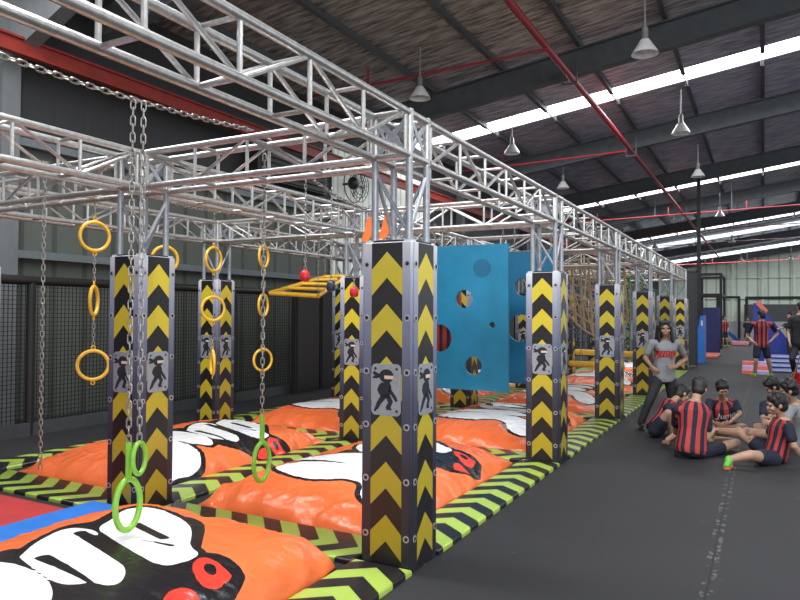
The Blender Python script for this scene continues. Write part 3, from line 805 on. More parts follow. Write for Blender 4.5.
ring_string((-3.55, 2.91, 0), (2.25, 1.65, .98), (axrot(45), axrot(45), axrot(15)), 2.8, 'rightmost string of three yellow rings')
for (px, py, y, m, lab) in ((305, 276, .96, REDP, 'red grip ball on a chain, left of the dark one'), (331, 286, 1.345, NAVYP, 'dark blue grip ball between the two red ones'), (354, 292, 1.726, REDP, 'red grip ball on a chain, right one by the pillar')):
    x = -1.5; p = at(px, py, x=x); t = thing('grip_ball', lab, 'grip', (p.x, p.y, 0), 0, 'grip balls hung on chains')
    mb = MB(); mb.lathe([(.0, -.05), (.03, -.046), (.04, -.03), (.042, .0), (.036, .03), (.018, .05), (.0, .055)], (0, 0, p.z), 16); mb.build('ball', m, t, 'all')
    chain_mb([(0, 0, p.z+.05), (0, 0, 2.66)], .042, .009, .0034).build('chain', CHAINM, t, 'all')
# yellow ladder frame
t = thing('ladder_frame', 'yellow tubular ladder frame hung by chains near the middle row', 'climbing frame', (0, 0, 0))
A_, B_, C_, D_ = at(270, 293, y=3.95), at(318, 296, y=4.0), at(325, 277, y=5.2), at(342, 276, y=5.3)
for p, q in ((A_, B_), (A_, C_), (B_, D_+Vector((.1, 0, 0))), (C_, D_+Vector((.1, 0, 0)))): mb = MB(); mb.tube(p, q, .032, 10); mb.build('side_tube', YEL, t)
for f in (.3, .55, .8): mb = MB(); mb.tube(A_.lerp(C_, f), B_.lerp(D_, f), .026, 10); mb.build('rung', YEL, t)
for p in (B_, C_): chain_mb([p, (p.x, p.y, 2.62)], .05, .0105, .0038).build('chain', CHAINM, t, 'all')
# orange slings
for px, py, z, lab in ((370, 229, 2.42, 'orange fabric sling left behind the post above the nearest pillar'), (387, 226, 2.45, 'orange fabric sling hanging right behind the nearest pillar posts')):
    p = at(px, py, d=6.9); t = thing('fabric_sling', lab, 'strap', (p.x, p.y, p.z), .5, 'orange slings')
    mb = MB(); mb.prism([(-.025, .11), (.03, .12), (.06, .0), (.085, -.11), (.05, -.13), (.02, -.07), (-.03, -.14), (-.085, -.12), (-.05, .0)], -.02, .02, lambda x, y, z: (x, z, y)); mb.build('sling', ORG, t, True)
    chain_mb([(0, 0, .13), (0, 0, TZ0+.15-p.z)], .04, .009, .0034).build('chain', CHAINM, t, 'all')

# ------------------------------------------------------------------ teal hole panels
def hole_panel(x0, x1, z0, z1, y, th, holes, m, name, label):
    bm = bmesh.new(); N_ = 24
    def loop(c, r, yy): return [bm.verts.new((c[0]+r*math.cos(2*pi*i/N_), yy, c[1]+r*math.sin(2*pi*i/N_))) for i in range(N_)]
    edges = []
    oc = [(x0, z0), (x1, z0), (x1, z1), (x0, z1)]
    lo = [bm.verts.new((a, y, b)) for a, b in oc]
    edges += [bm.edges.new((lo[i], lo[(i+1) % 4])) for i in range(4)]
    for c in holes:
        lp_ = loop(c[:2], c[2], y); edges += [bm.edges.new((lp_[i], lp_[(i+1) % N_])) for i in range(N_)]
    bmesh.ops.triangle_fill(bm, use_beauty=True, use_dissolve=False, edges=edges)
    r = bmesh.ops.extrude_face_region(bm, geom=bm.faces[:])
    for v in r['geom']:
        if isinstance(v, bmesh.types.BMVert): v.co.y += th
    bmesh.ops.recalc_face_normals(bm, faces=bm.faces)
    me = bpy.data.meshes.new('panel'); bm.to_mesh(me); bm.free(); me.materials.append(m)
    t = thing(name, label, 'panel'); put('board', me, t)
    for x in (x0+.12, x1-.08):
        chain_mb([(x, y+th/2, z1+.02), (x, y+th/2, TZ0+.3)], .05, .0105, .0038).build('chain', CHAINM, t, 'all')
        mb = MB(); mb.ring((x, y+th/2, z1), (0, 1, 0), .022, .007, 14, 6); mb.build('eye_ring', CHAINM, t)
    return t
YP = 4.9
def hp(px, py, r, y=YP): p = at(px, py, y=y); return (p.x, p.z, r)
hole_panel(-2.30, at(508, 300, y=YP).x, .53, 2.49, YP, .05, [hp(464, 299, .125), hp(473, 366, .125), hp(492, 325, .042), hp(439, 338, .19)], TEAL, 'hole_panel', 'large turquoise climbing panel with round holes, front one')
p = at(482, 268, y=YP)
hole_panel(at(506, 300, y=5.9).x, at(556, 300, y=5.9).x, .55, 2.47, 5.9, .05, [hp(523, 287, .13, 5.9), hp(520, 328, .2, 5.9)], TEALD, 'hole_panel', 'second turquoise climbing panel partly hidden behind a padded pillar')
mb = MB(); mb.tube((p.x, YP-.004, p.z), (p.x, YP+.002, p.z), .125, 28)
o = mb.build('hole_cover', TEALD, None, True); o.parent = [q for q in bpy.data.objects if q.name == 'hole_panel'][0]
# red striped bag behind the panel
t = thing('punch_bag', 'red hanging bag with dark bands seen through the panel hole', 'bag', (-2.32, 5.6, 0))
mb = MB(); mb.lathe([(.0, .75), (.2, .75), (.24, .8), (.24, 1.9), (.2, 1.95), (.0, 1.95)]); mb.build('bag', REDV, t, True)
for k in range(5): a = -1.2+.45*k; mb = MB(); mb.tube((.243*math.sin(a), -.243*math.cos(a), .8), (.243*math.sin(a), -.243*math.cos(a), 1.9), .022, 6); mb.build('dark_band', BLACKP, t)
chain_mb([(0, 0, 1.95), (0, 0, 2.6)], .05, .0105, .0038).build('chain', CHAINM, t, 'all')

# ------------------------------------------------------------------ rope net, beads, yellow bars further back
mb = MB(); Q = lambda u, v: Vector((-2.1+1.45*u, 10.7+.5*v+.35*math.sin(pi*u)*(1-v)*0, 2.55-.95*v-.42*math.sin(pi*u)*v+.18*math.sin(3*u+2*v)))
for i in range(9): mb.path([Q(i/8, j/10) for j in range(11)], .026, 6)
for j in range(8): mb.path([Q(i/12, j/7) for i in range(13)], .02, 6)
for i in range(7): mb.path([Q(i/8+.25*s_/10, s_/10) for s_ in range(11)], .017, 6)
tag(mb.build('cargo_net', ROPE), 'sagging tan rope cargo net behind the second walkway pillar', 'net')
for i in range(6):
    x = -1.9+.26*i
    mb = MB(); mb.path([(x, 10.42, 2.6), (x+.03, 10.42, 2.3), (x, 10.42, 1.9)], .016, 6)
    mb.ell((x, 10.42, 1.88), (.045, .045, .06))
    tag(mb.build('climbing_rope', ROPE), 'short tan climbing rope with end knot, %s from the left beside the cargo net' % ORD[i], 'rope', 'tan ropes beside the cargo net')
GB = [mat('green bead', (.03, .32, .12), .4), mat('yellow bead', (.5, .45, .06), .4), mat('blue bead', (.015, .04, .14), .4), mat('dark bead', (.02, .022, .02), .4)]
def beads(x0, x1, y0, y1, z0, z1, nst, seed, mats, label):
    r = random.Random(seed); mb = MB()
    for i in range(nst):
        x = r.uniform(x0, x1); y = r.uniform(y0, y1); mb.tube((x, y, z0), (x, y, z1), .004, 4)
        z = z0
        while z < z1:
            mb.ell((x+r.uniform(-.01, .01), y, z), (.017, .017, .026), None, 6, 4, r.randrange(len(mats))); z += r.uniform(.06, .13)
    tag(mb.build('bead_curtain', mats), label, 'bead curtain', None, 'stuff')
beads(-.95, -.45, 12.3, 12.9, .5, 2.45, 26, 2, GB, 'dense curtain of green and yellow beads between walkway pillars')
beads(-2.2, -1.45, 12.3, 12.9, .6, 2.4, 26, 3, [GB[2], GB[3], NAVYP, GB[2]], 'dark blue and white bead curtain below the cargo net')
for (x0, x1, y, z, lab) in ((-1.75, -.42, 11.3, .74, 'upper yellow padded balance bar behind the walkway pillars'), (-1.6, -.6, 10.2, .56, 'lower yellow padded balance bar behind the walkway pillars')):
    t = thing('balance_bar', lab, 'bar', (x0, y, 0), 0, 'yellow balance bars'); mb = MB(); mb.cap((0, 0, z), (x1-x0, 0, z-.02), .06, .06); mb.build('bar', YEL, t, True)
    for x in (.2, x1-x0-.2): chain_mb([(x, 0, z+.05), (x, 0, 2.62)], .05, .0105, .0038).build('chain', CHAINM, t, 'all')

# ------------------------------------------------------------------ far play area on the right
def vinyl_block(name, label, loc, rz, sx, sy, sz, m, r=.05):
    bm = bmesh.new(); bmesh.ops.create_cube(bm, size=1)
    for v in bm.verts: v.co = Vector((v.co.x*sx, v.co.y*sy, (v.co.z+.5)*sz))
    bmesh.ops.bevel(bm, geom=bm.edges[:], offset=r, segments=3, affect='EDGES')
    me = bpy.data.meshes.new(name); bm.to_mesh(me); bm.free(); me.materials.append(m)
    me.polygons.foreach_set('use_smooth', [True]*len(me.polygons)); me.set_sharp_from_angle(angle=.9)
    o = put(name, me, None, loc); o.rotation_euler = (0, 0, rz); return tag(o, label, 'pad')
p0 = at(704, 346, z=0); p1 = at(720, 345, z=0)
vinyl_block('wall_pad', 'tall navy padded block standing beyond the last pillar', (at(711.5, 350, d=27).x, at(711.5, 350, d=27).y, .0), .1, .62, .3, 1.86, NAVYV, .03)
pb = at(692.5, 361, d=22.2)
t = thing('slanted_pad', 'bright blue leaning pad beside the navy block', 'pad', (pb.x, pb.y, 0))
mb = MB(); mb.prism([(-.04, 0), (.33, 0.), (.33, 1.55), (.24, 1.53)], 0, 1.2, lambda x, y, z: (x, z, y)); mb.build('pad', BLUEP, t, False)
mb = MB(); mb.prism([(.26, 1.2), (.31, 1.22), (.31, 1.38), (.27, 1.38)], -.004, -.001, lambda x, y, z: (x, z, y)); mb.build('white_patch', WHITEB, t, False)
pm = at(709, 353, z=0); vinyl_block('landing_mat', 'low coral red mat at the foot of the navy block', (pm.x+.1, pm.y-2.6, 0), 0, .8, 2.6, .09, CORALP, .03)
def frame(label, x0, x1, y0, y1, z1, mids=()):
    t = thing('black_frame', label, 'frame', (x0, y0, 0), 0, 'black steel frames of the far play area')
    for x, y in ((0, 0), (x1-x0, 0), (0, y1-y0), (x1-x0, y1-y0)): mb = MB(); mb.box(x-.06, x+.06, y-.06, y+.06, 0, z1); mb.build('post', BLACKP, t, False)
    for z in (z1,)+tuple(mids):
        mb = MB()
        for y in (0, y1-y0): mb.box(0, x1-x0, y-.05, y+.05, z-.06, z+.06)
        for x in (0, x1-x0): mb.box(x-.05, x+.05, 0, y1-y0, z-.06, z+.06)
        mb.build('rail', BLACKP, t, False)
frame('black steel frame behind the navy block, tallest', -.9, .12, 31, 34, 3.45, (2.5,))
frame('black steel frame stepping down right of the tallest one', -.5, .6, 39.7, 40.7, 2.6)
frame('black long low rail frame in front of the white boards', 1.0, 7.4, 39, 40.6, 2.55)
mb = MB(); mb.box(-6, 12, 41, 41.12, 0, 1.15); mb.box(-6, 12, 40.97, 41.15, 1.15, 1.2)
for k in range(12): mb.box(-6+1.5*k, -5.96+1.5*k, 40.96, 41, 0, 1.15)
tag(mb.build('partition', WHITEB, None, False), 'low white board partition across the far floor', 'partition')
pr = at(734, 341, d=37.6); t = thing('slide_ramp', 'blue striped ramp slanting down beside the far frames', 'ramp', (pr.x, pr.y, 0))
mb = MB(); mb.prism([(-1.0, 1.3), (-.85, 1.3), (.45, 0), (.15, 0)], 0, 1.0, lambda x, y, z: (x, z, y)); mb.build('slope', NAVYV, t, False)
for k in range(4): mb = MB(); mb.prism([(-.95+.04*k, 1.3), (-.93+.04*k, 1.3), (.22+.06*k, 0), (.19+.06*k, 0)], -.02, -.002, lambda x, y, z: (x, z, y)); mb.build('stripe', BLUEP, t, False)
pq = at(740, 340, d=35); vinyl_block('landing_mat', 'small pink mat at the foot of the striped ramp', (pq.x, pq.y, 0), 0, .8, 1., .22, mat('pink vinyl', (.75, .3, .33), .5), .05)
# big wedge ramp and steps behind the standing boy
pw = at(770, 352, d=21.5); t = thing('wedge_ramp', 'tall blue wedge ramp with coral top edge behind the standing boy', 'ramp', (pw.x, pw.y, 0))
mb = MB(); mb.prism([(-.46, 0), (-.46, 1.95), (-.30, 1.95), (1.05, 0)], 0, 1.3, lambda x, y, z: (x, z, y)); mb.build('wedge', mat('royal blue vinyl', (.025, .05, .33), .5), t, False)
mb = MB(); mb.prism([(-.32, 2.05), (-.05, 1.72), (-.12, 1.6), (-.40, 1.92)], -.05, 1.35, lambda x, y, z: (x, z, y)); mb.build('edge_pad', CORALP, t, False)
ps = at(787, 372, d=18.5); t = thing('foam_steps', 'blue and white striped foam steps behind the standing boy', 'steps', (ps.x, ps.y, 0))
for k in range(4):
    mb = MB(); mb.box(-.55, 1.2, .3*k, .3*k+.32, 0, .1+.11*k); mb.build('step', NAVYV, t, False)
    mb = MB(); mb.box(-.55, 1.2, .3*k-.01, .3*k, .03+.11*k, .09+.11*k); mb.box(-.55, 1.2, .3*k, .3*k+.05, .1+.11*k, .105+.11*k); mb.build('white_stripe', mat('pale blue vinyl', (.45, .5, .75), .5), t, False)
ps = at(757, 375, d=17.9); t = thing('foam_blocks', 'coral and lilac checked foam blocks behind the standing boy legs', 'blocks', (ps.x, ps.y, 0))
LIL = mat('lilac vinyl', (.5, .42, .7), .5)
for k in range(3):
    for j in range(2): mb = MB(); mb.box(-.36+.36*j, -.02+.36*j, .35*k, .35*k+.33, 0, .09+.1*k); mb.build('block', (CORALP, LIL)[(k+j) % 2], t, False)
# red tub with brown stick at the right edge
pt = at(798, 383, d=14.2); t = thing('red_tub', 'red plastic tub at the right edge behind the seated group', 'tub', (pt.x+.04, pt.y, 0))
mb = MB(); mb.lathe([(.0, 0), (.10, 0), (.13, .34), (.145, .34), (.145, .36), (.12, .36), (.09, .03), (.0, .03)]); mb.build('tub', REDP, t, True)
mb = MB(); mb.tube((-.12, -.2, 0.02), (.1, .05, .75), .014, 8); tag(mb.build('wooden_stick', mat('brown wood', (.22, .10, .05), .6), None, True, (pt.x-.05, pt.y-.1, 0)), 'thin brown wooden stick leaning by the red tub', 'stick')
# dark net screen past the last pillar
mb = MB(); mb.box(0, .33, 0, .05, 0.05, 2.85); mb.box(0, .03, -.02, .07, 0, 2.9); mb.box(.3, .33, -.02, .07, 0, 2.9); mb.box(0, .33, -.02, .07, 2.84, 2.9)
tag(mb.build('screen_panel', mat('dark screen', (.035, .036, .04), .8), None, False, (-.22, 18.5, 0)), 'dark grey screen panel between the last pillar and the black column', 'screen')

# ------------------------------------------------------------------ people
def voxel_mesh(mb, name, m, vox, it=4):
    me = mb.mesh(name+'_raw', m); o = bpy.data.objects.new(name+'_raw', me); COL.objects.link(o)
    r = o.modifiers.new('r', 'REMESH'); r.mode = 'VOXEL'; r.voxel_size = vox; r.use_smooth_shade = True
    s = o.modifiers.new('s', 'SMOOTH'); s.factor = .5; s.iterations = it
    dg = bpy.context.evaluated_depsgraph_get(); dg.update()
    out = bpy.data.meshes.new_from_object(o.evaluated_get(dg)); out.name = name
    bpy.data.objects.remove(o); bpy.data.meshes.remove(me)
    out.materials.clear(); out.materials.append(m)
    out.polygons.foreach_set('use_smooth', [True]*len(out.polygons)); return out
def hand(mb, w, d, pn, sc, curl=.5):
    d = d.normalized(); pn = (pn-d*pn.dot(d)).normalized(); s = d.cross(pn)
    rot = Matrix((s, d, pn)).transposed()
    mb.ell(w+d*.045*sc, (.040*sc, .055*sc, .017*sc), rot, 12, 8)
    for k, (off, ln) in enumerate(((-.031, .058), (-.0105, .072), (.0105, .068), (.031, .052))):
        b = w+d*.085*sc+s*off*sc; c = b+(d+pn*curl*.5+s*off*3)*ln*.55*sc; e = c+(d*(1-curl*.6)+pn*curl*1.1+s*off*3)*ln*.5*sc
        mb.cap(b, c, .0092*sc, .0085*sc, 8); mb.cap(c, e, .0085*sc, .007*sc, 8)
    b = w+d*.025*sc+s*-.03*sc; c = b+(d*.6-s*.75+pn*.25)*.042*sc; mb.cap(b, c, .012*sc, .0105*sc, 8); mb.cap(c, c+(d*.9-s*.2+pn*.3)*.032*sc, .0105*sc, .008*sc, 8)
def person(label, J, face, sc=.93, shirt=STRIPE, pants=NAVYC, shoe=SHOEG, skin=SKIN, longp=False, longhair=False, group=None, vox=.0085, text=None, curl=.6, palm=None, tee_z=0):
    P = {k: (at(v[0], v[1], v[2]) if len(v) == 3 else Vector(v[1:])) for k, v in J.items()}
    for k in ('anL', 'anR'): P[k].z = max(P[k].z, .075*sc)
    for k in ('knL', 'knR', 'wrL', 'wrR', 'elL', 'elR'): P[k].z = max(P[k].z, .065*sc)
    f = (Rv*face[0]+Uv*face[1]+Fv*face[2]).normalized()
    base = Vector((P['pel'].x, P['pel'].y, 0))
    for k in P: P[k] = P[k]-base
    pel, neck, head = P['pel'], P['neck'], P['head']
    ax = (neck-pel); Lt = ax.length; ax.normalize()
    ss = (P['shR']-P['shL']).normalized(); hs = (P['hipR']-P['hipL']).normalized()
    def secs(g, lo, hi, tors):
        out = []
        for t, a, b in tors:
            if t < lo or t > hi: continue
            s = hs.lerp(ss, max(0, min(1, t))).normalized(); s = (s-ax*s.dot(ax)).normalized(); w = ax.cross(s)*-1
            bow = w*(-.035*sc*math.sin(pi*max(0, min(1, t)))) if abs(ax.z) < .93 else Vector()
            out.append((pel+ax*Lt*t+bow, s, w, a*sc+g, b*sc+g))
        return out
    TOR = [(-.16, .09, .075), (-.10, .135, .10), (0, .155, .11), (.2, .145, .102), (.42, .135, .098), (.62, .15, .108), (.8, .165, .108), (.92, .15, .085), (1.0, .085, .062), (1.06, .055, .055)]
    mb = MB(); mb.loft(secs(0, -1, 2, TOR), 24)
    mb.cap(neck-ax*.05*sc, head-(head-neck)*.35, .052*sc, .048*sc)
    for S in 'LR':
        sh, el, wr = P['sh'+S], P['el'+S], P['wr'+S]; hp_, kn, an = P['hip'+S], P['kn'+S], P['an'+S]
        mb.cap(neck-ax*.08*sc, sh, .06*sc, .055*sc); mb.cap(sh, el, .050*sc, .036*sc); mb.cap(el, el.lerp(wr, .35), .037*sc, .036*sc); mb.cap(el.lerp(wr, .35), wr, .036*sc, .024*sc)
        pn = (P['pel']+Vector((0, 0, .15))-wr) if palm is None else palm
        hd = (wr-el).normalized()
        if 'ha'+S in P: hd = (P['ha'+S]-wr).normalized()
        hand(mb, wr, hd, pn if abs(pn.normalized().dot(hd)) < .95 else Vector((0, 0, -1)), sc, curl)
        mb.cap(hp_, kn, .082*sc, .055*sc, 14); cm = kn.lerp(an, .3); bk = (kn-an).normalized()
        mb.cap(kn, cm, .054*sc, .052*sc, 14); mb.cap(cm, an, .052*sc, .036*sc, 14)
        toe = P.get('to'+S) or (an+Vector((f.x, f.y, 0)).normalized()*.15*sc-Vector((0, 0, .04)))
        fv = toe-an; fv.z = 0
        if fv.length > .125*sc: fv = fv.normalized()*.125*sc
        toe = Vector((an.x+fv.x, an.y+fv.y, max(min(toe.z, an.z), .036))); P['to'+S] = toe
        mb.cap(an-Vector((0, 0, .03*sc)), toe, .034*sc, .028*sc)
    up = (head-neck).normalized(); up = (up*.6+Vector((0, 0, 1))*.4); up = (up-f*up.dot(f)).normalized(); sd = f.cross(up)
    HR = Matrix((sd, f, up)).transposed(); hq = sc**.5
    def hl(x, y, z): return head+HR @ Vector((x*hq, y*hq, z*hq))
    def he(m_, x, y, z, rx, ry, rz, n=16, k=11): m_.ell(hl(x, y, z), (rx*hq, ry*hq, rz*hq), HR, n, k)
    he(mb, 0, -.01, .02, .074, .092, .092); he(mb, 0, .028, -.045, .056, .058, .062); he(mb, 0, .062, -.088, .026, .026, .024)
    he(mb, 0, .092, -.022, .013, .02, .026); he(mb, 0, .098, -.036, .018, .013, .012)
    for s in (-1, 1): he(mb, s*.077, -.012, -.01, .010, .022, .032); he(mb, s*.042, .062, -.028, .026, .026, .022); he(mb, s*.03, .078, .024, .03, .014, .010)
    he(mb, 0, .088, -.068, .024, .014, .011)
    t = thing('person', label, 'person', base, 0, group)
    body = put('body', voxel_mesh(mb, 'body', skin, vox, 3), t)
    for s in (-1, 1): e = MB(); e.ell(hl(s*.031, .079, .004), (.013*hq, .008*hq, .006*hq), HR, 10, 7); e.build('eye', EYEM, t); e = MB(); e.ell(hl(s*.032, .084, .026), (.017*hq, .006*hq, .003*hq), HR, 8, 6); e.build('eyebrow', HAIR, t)
    e = MB(); e.ell(hl(0, .097, -.069), (.021*hq, .009*hq, .007*hq), HR, 10, 7); e.build('lips', LIPM, t)
    # hair
    hb = MB(); he(hb, 0, -.022, .036, .085, .096, .094); he(hb, 0, .022, .086, .068, .055, .034); he(hb, 0, -.05, -.03, .076, .064, .072); he(hb, 0, -.07, .02, .07, .05, .075)
    rr = random.Random(len(label))
    for k in range(26):
        a = rr.uniform(-pi, 0) if k > 6 else rr.uniform(0, pi); e_ = rr.uniform(.1, 1.3); he(hb, .078*math.cos(a)*math.cos(e_), -.02+.088*math.sin(a)*math.cos(e_)*(1 if a < 0 else .6), .04+.09*math.sin(e_), .02, .02, .02, 8, 6)
    for k in range(9): a = -1.3+2.6*k/8; he(hb, .068*math.sin(a), .022+.044*math.cos(a), .086-.010*abs(math.sin(a*2.3))-(.01 if not longhair else -.012), .02, .018, .024, 8, 6)
    for s in (-1, 1): he(hb, s*.073, .012, .02, .012, .03, .045)
    if longhair:
        for s in (-1, 1):
            for k in range(4): hb.cap(hl(s*(.066+.006*k), .012-.024*k, .04), hl(s*(.096+.01*k), .018-.032*k, -.19), .032*hq, .024*hq, 8)
        hb.cap(hl(0, -.07, 0), hl(0, -.10, -.2), .07*hq, .06*hq); hb.cap(hl(-.03, .05, .09), hl(-.07, .065, .02), .022, .02); hb.cap(hl(.02, .05, .09), hl(.07, .06, .01), .02, .018)
    put('hair', voxel_mesh(hb, 'hair', HAIR, max(vox, .009), 2), t)
    # shirt
    g = .02*sc; sb = MB(); sb.loft(secs(g, -.11, 1.02, TOR), 24)
    for S in 'LR':
        sh, el = P['sh'+S], P['el'+S]; sb.cap(neck-ax*.085*sc, sh, .066*sc, .066*sc); sb.cap(sh, sh.lerp(el, .62), .064*sc, .060*sc)
    me = voxel_mesh(sb, 'shirt', shirt, vox, 4)
    su = np.zeros(len(me.vertices), np.float32); sl = np.zeros(len(me.vertices), np.float32)
    for i, v in enumerate(me.vertices):
        q = v.co-pel; tt = max(0, min(1, q.dot(ax)/Lt)); s = hs.lerp(ss, tt).normalized(); su[i] = q.dot(s)-(neck-pel).dot(s)*tt
        w_ = ax.cross(s)*-1; sx_ = su[i]; su[i] = math.atan2(sx_/(.185*sc), (q.dot(w_))/(.125*sc))*10/(2*pi)
        for S in 'LR':
            sh, el = P['sh'+S], P['el'+S]; a = (el-sh); al = a.length; a = a/al; w = v.co-sh; ta = w.dot(a)
            wv = (q-ax*q.dot(ax)-s*q.dot(s)).length/(.128*sc); qs = abs(sx_)/(.175*sc)
            if qs*qs+wv*wv > (1.55 if ta > 0 else 1.9) and (w-a*ta).length < .085*sc and ta > -.03: sl[i] = 1
    for nm, arr in (('su', su), ('sl', sl)): A = me.attributes.new(nm, 'FLOAT', 'POINT'); A.data.foreach_set('value', arr)
    so = put('shirt', me, t)
    if text:
        txt, size, cols, tv, off = text
        frontv = ax.cross(ss)
        if frontv.dot(f) < 0: frontv = -frontv
        rgt = -ss if (-ss).dot(frontv.cross(ax)) < 0 else ss
        rgt = ax.cross(frontv)
        bvh = BVHTree.FromPolygons([v.co.copy() for v in me.vertices], [tuple(p.vertices) for p in me.polygons])
        for j, (m_, offs, lift) in enumerate(cols):
            cu = bpy.data.curves.new('print', 'FONT'); cu.body = txt; cu.size = size; cu.align_x = 'CENTER'; cu.align_y = 'CENTER'; cu.shear = .15; cu.offset = offs; cu.space_character = 1.02
            to = bpy.data.objects.new('print_raw', cu); COL.objects.link(to); dg = bpy.context.evaluated_depsgraph_get(); dg.update()
            tm = bpy.data.meshes.new_from_object(to.evaluated_get(dg)); bpy.data.objects.remove(to)
            bm = bmesh.new(); bm.from_mesh(tm); bmesh.ops.triangulate(bm, faces=bm.faces)
            for _ in range(2): bmesh.ops.subdivide_edges(bm, edges=[e for e in bm.edges if e.calc_length() > .018], cuts=1)
            C0 = pel+ax*Lt*tv+ss*off
            for v in bm.verts:
                y_ = v.co.y+(.12*v.co.x if False else 0)
                o_ = C0+rgt*v.co.x+ax*y_+frontv*.5
                hit = bvh.ray_cast(o_, -frontv)
                v.co = (hit[0] if hit[0] is not None else C0+rgt*v.co.x+ax*y_+frontv*.1)+frontv*lift
            bmesh.ops.triangulate(bm, faces=bm.faces); bm.to_mesh(tm); bm.free(); tm.materials.clear(); tm.materials.append(m_); put('shirt_print', tm, so)
    # shorts or trousers
    pb = MB(); pb.loft(secs(.014*sc, -1, .16, TOR), 24)
    for S in 'LR':
        hp_, kn, an = P['hip'+S], P['kn'+S], P['an'+S]
        if longp: pb.cap(hp_, kn, .098*sc, .070*sc, 14); pb.cap(kn, an, .069*sc, .058*sc, 14)
        else: pb.cap(hp_, hp_.lerp(kn, .66 if group is None else .5), .100*sc, .088*sc, 14)
    put('trousers' if longp else 'shorts', voxel_mesh(pb, 'shorts', pants, vox, 4), t)
    for S in ('LR' if shoe else ''):
        an, toe = P['an'+S], P['to'+S]; d = (toe-an); d.z = 0; d = d.normalized() if d.length > .02 else Vector((f.x, f.y, 0)).normalized()
        b = MB(); z = max(an.z-.035*sc, .04*sc); a0 = Vector((an.x, an.y, z)); b.cap(a0-d*.035*sc, a0+d*.16*sc, .041*sc, .034*sc); b.cap(a0+Vector((0, 0, .0)), a0+Vector((0, 0, .035*sc)), .042*sc, .045*sc)
        sm = voxel_mesh(b, 'shoe', shoe, vox, 2)
        for v in sm.vertices: v.co.z = max(v.co.z, .006)
        sh_ = put('shoe', sm, t)
        b = MB(); b.loft([(Vector((a0.x, a0.y, zz))+d*.06*sc, d.cross(Vector((0, 0, 1))), d, .044*sc, .135*sc) for zz in (.001, .018)], 18); b.build('sole', SHOEO if shoe is SHOEG else SHOEK, sh_)
    return t

SEAT = 'players sitting in a ring on the black floor'
person('girl in grey shirt with red lettering and long black hair, hands on hips', dict(pel=(664, 377, 9.35), neck=(665.5, 340, 9.3), head=(665, 328.5, 9.24),
    shL=(677.5, 343, 9.3), shR=(652, 343, 9.28), elL=(686, 359, 9.45), elR=(645, 358, 9.35), wrL=(675.5, 367, 9.18), wrR=(652, 367, 9.12), haR=(657, 372, 9.1), haL=(669, 367, 9.12),
    hipL=(670, 380, 9.35), hipR=(657.5, 380, 9.33), knL=(673, 402, 9.35), knR=(649, 402, 9.25), anL=(673, 423, 9.4), anR=(641, 422, 9.25)), (-.22, -.06, -.95), .86, GREYT, BLACKT, SHOEK, SKIND, True, True,
    text=('Jump', .14, ((BLACKP, .010, .004), (PRINTR, .003, .007)), .68, .035), vox=.008)
person('boy seen from behind standing hands on hips in striped shirt', dict(pel=(761.5, 345, 17.2), neck=(761.5, 321, 17.2), head=(761.5, 315, 17.15), shL=(752, 324, 17.2), shR=(771, 324, 17.2),
    elL=(747, 336, 17.35), elR=(777.5, 334, 17.35), wrL=(753.5, 342, 17.1), wrR=(770, 341.5, 17.1), hipL=(757.5, 347, 17.2), hipR=(765.5, 347, 17.2), knL=(756, 361, 17.15), knR=(768.5, 361, 17.15), anL=(754.5, 374.5, 17.3), anR=(771, 374.5, 17.3)),
    (0, -.1, 1), .98, vox=.011)
person('person in black shirt and long black trousers walking at right edge', dict(pel=(799, 343, 16.9), neck=(800, 315, 16.9), head=(801, 307, 16.9), shL=(791.5, 319, 16.95), shR=(809, 319, 16.9), elL=(788, 332, 17.), elR=(813, 332, 16.9), wrL=(789.5, 342, 16.8), wrR=(812, 343, 16.8),
    hipL=(795.5, 346, 16.95), hipR=(804, 346, 16.9), knL=(792, 359, 16.8), knR=(804, 360, 16.7), anL=(795, 374, 17.2), anR=(806, 375.5, 16.6)), (.25, 0, 1), 1.05, BLACKT, BLACKT, SHOEG, SKIN, True, vox=.011)
person('dark haired person reaching an arm out, half hidden by black shirted one', dict(pel=(793, 340, 20.5), neck=(791, 322, 20.5), head=(790, 315.5, 20.5), shL=(798, 325, 20.6), shR=(785.5, 325, 20.5), elL=(802, 334, 20.5), elR=(781.5, 328, 20.3), wrL=(800, 341, 20.3), wrR=(776.5, 329.5, 20.1),
    hipL=(796, 342, 20.5), hipR=(790, 342, 20.5), knL=(796, 353, 20.4), knR=(790, 353, 20.4), anL=(796, 364, 20.6), anR=(789, 364, 20.6)), (-.8, -.1, -.3), .95, BLACKT, BLACKT, SHOEK, SKIN, True, vox=.014)
person('tiny far person in red striped shirt beside the navy block', dict(pel=(724.5, 331.5, 33.5), neck=(724.3, 321.5, 33.5), head=(724.3, 317.8, 33.5), shL=(721.5, 323, 33.5), shR=(727.2, 323, 33.5), elL=(720.8, 328, 33.5), elR=(728, 328, 33.5), wrL=(721, 332, 33.3), wrR=(728, 332, 33.3),
    hipL=(723, 332.5, 33.5), hipR=(726, 332.5, 33.5), knL=(723, 339, 33.4), knR=(726.3, 339, 33.4), anL=(723, 345, 33.5), anR=(726.8, 345, 33.5)), (.2, 0, -1), .98, vox=.015)
person('tiny far person in black shirt by the tall frames', dict(pel=(747, 332, 36.), neck=(747, 322.5, 36.), head=(747, 319, 36.), shL=(749.8, 324, 36.), shR=(744.4, 324, 36.), elL=(750.5, 328.5, 36.), elR=(743.8, 328.5, 36.), wrL=(750, 332.5, 35.8), wrR=(744, 332.5, 35.8),
    hipL=(748.3, 333, 36.), hipR=(745.7, 333, 36.), knL=(748.4, 338.5, 35.9), knR=(745.6, 338.5, 35.9), anL=(748.6, 343.5, 36.), anR=(745.5, 343.5, 36.)), (.1, 0, -1), .95, BLACKT, BLACKT, SHOEK, SKIN, vox=.015)
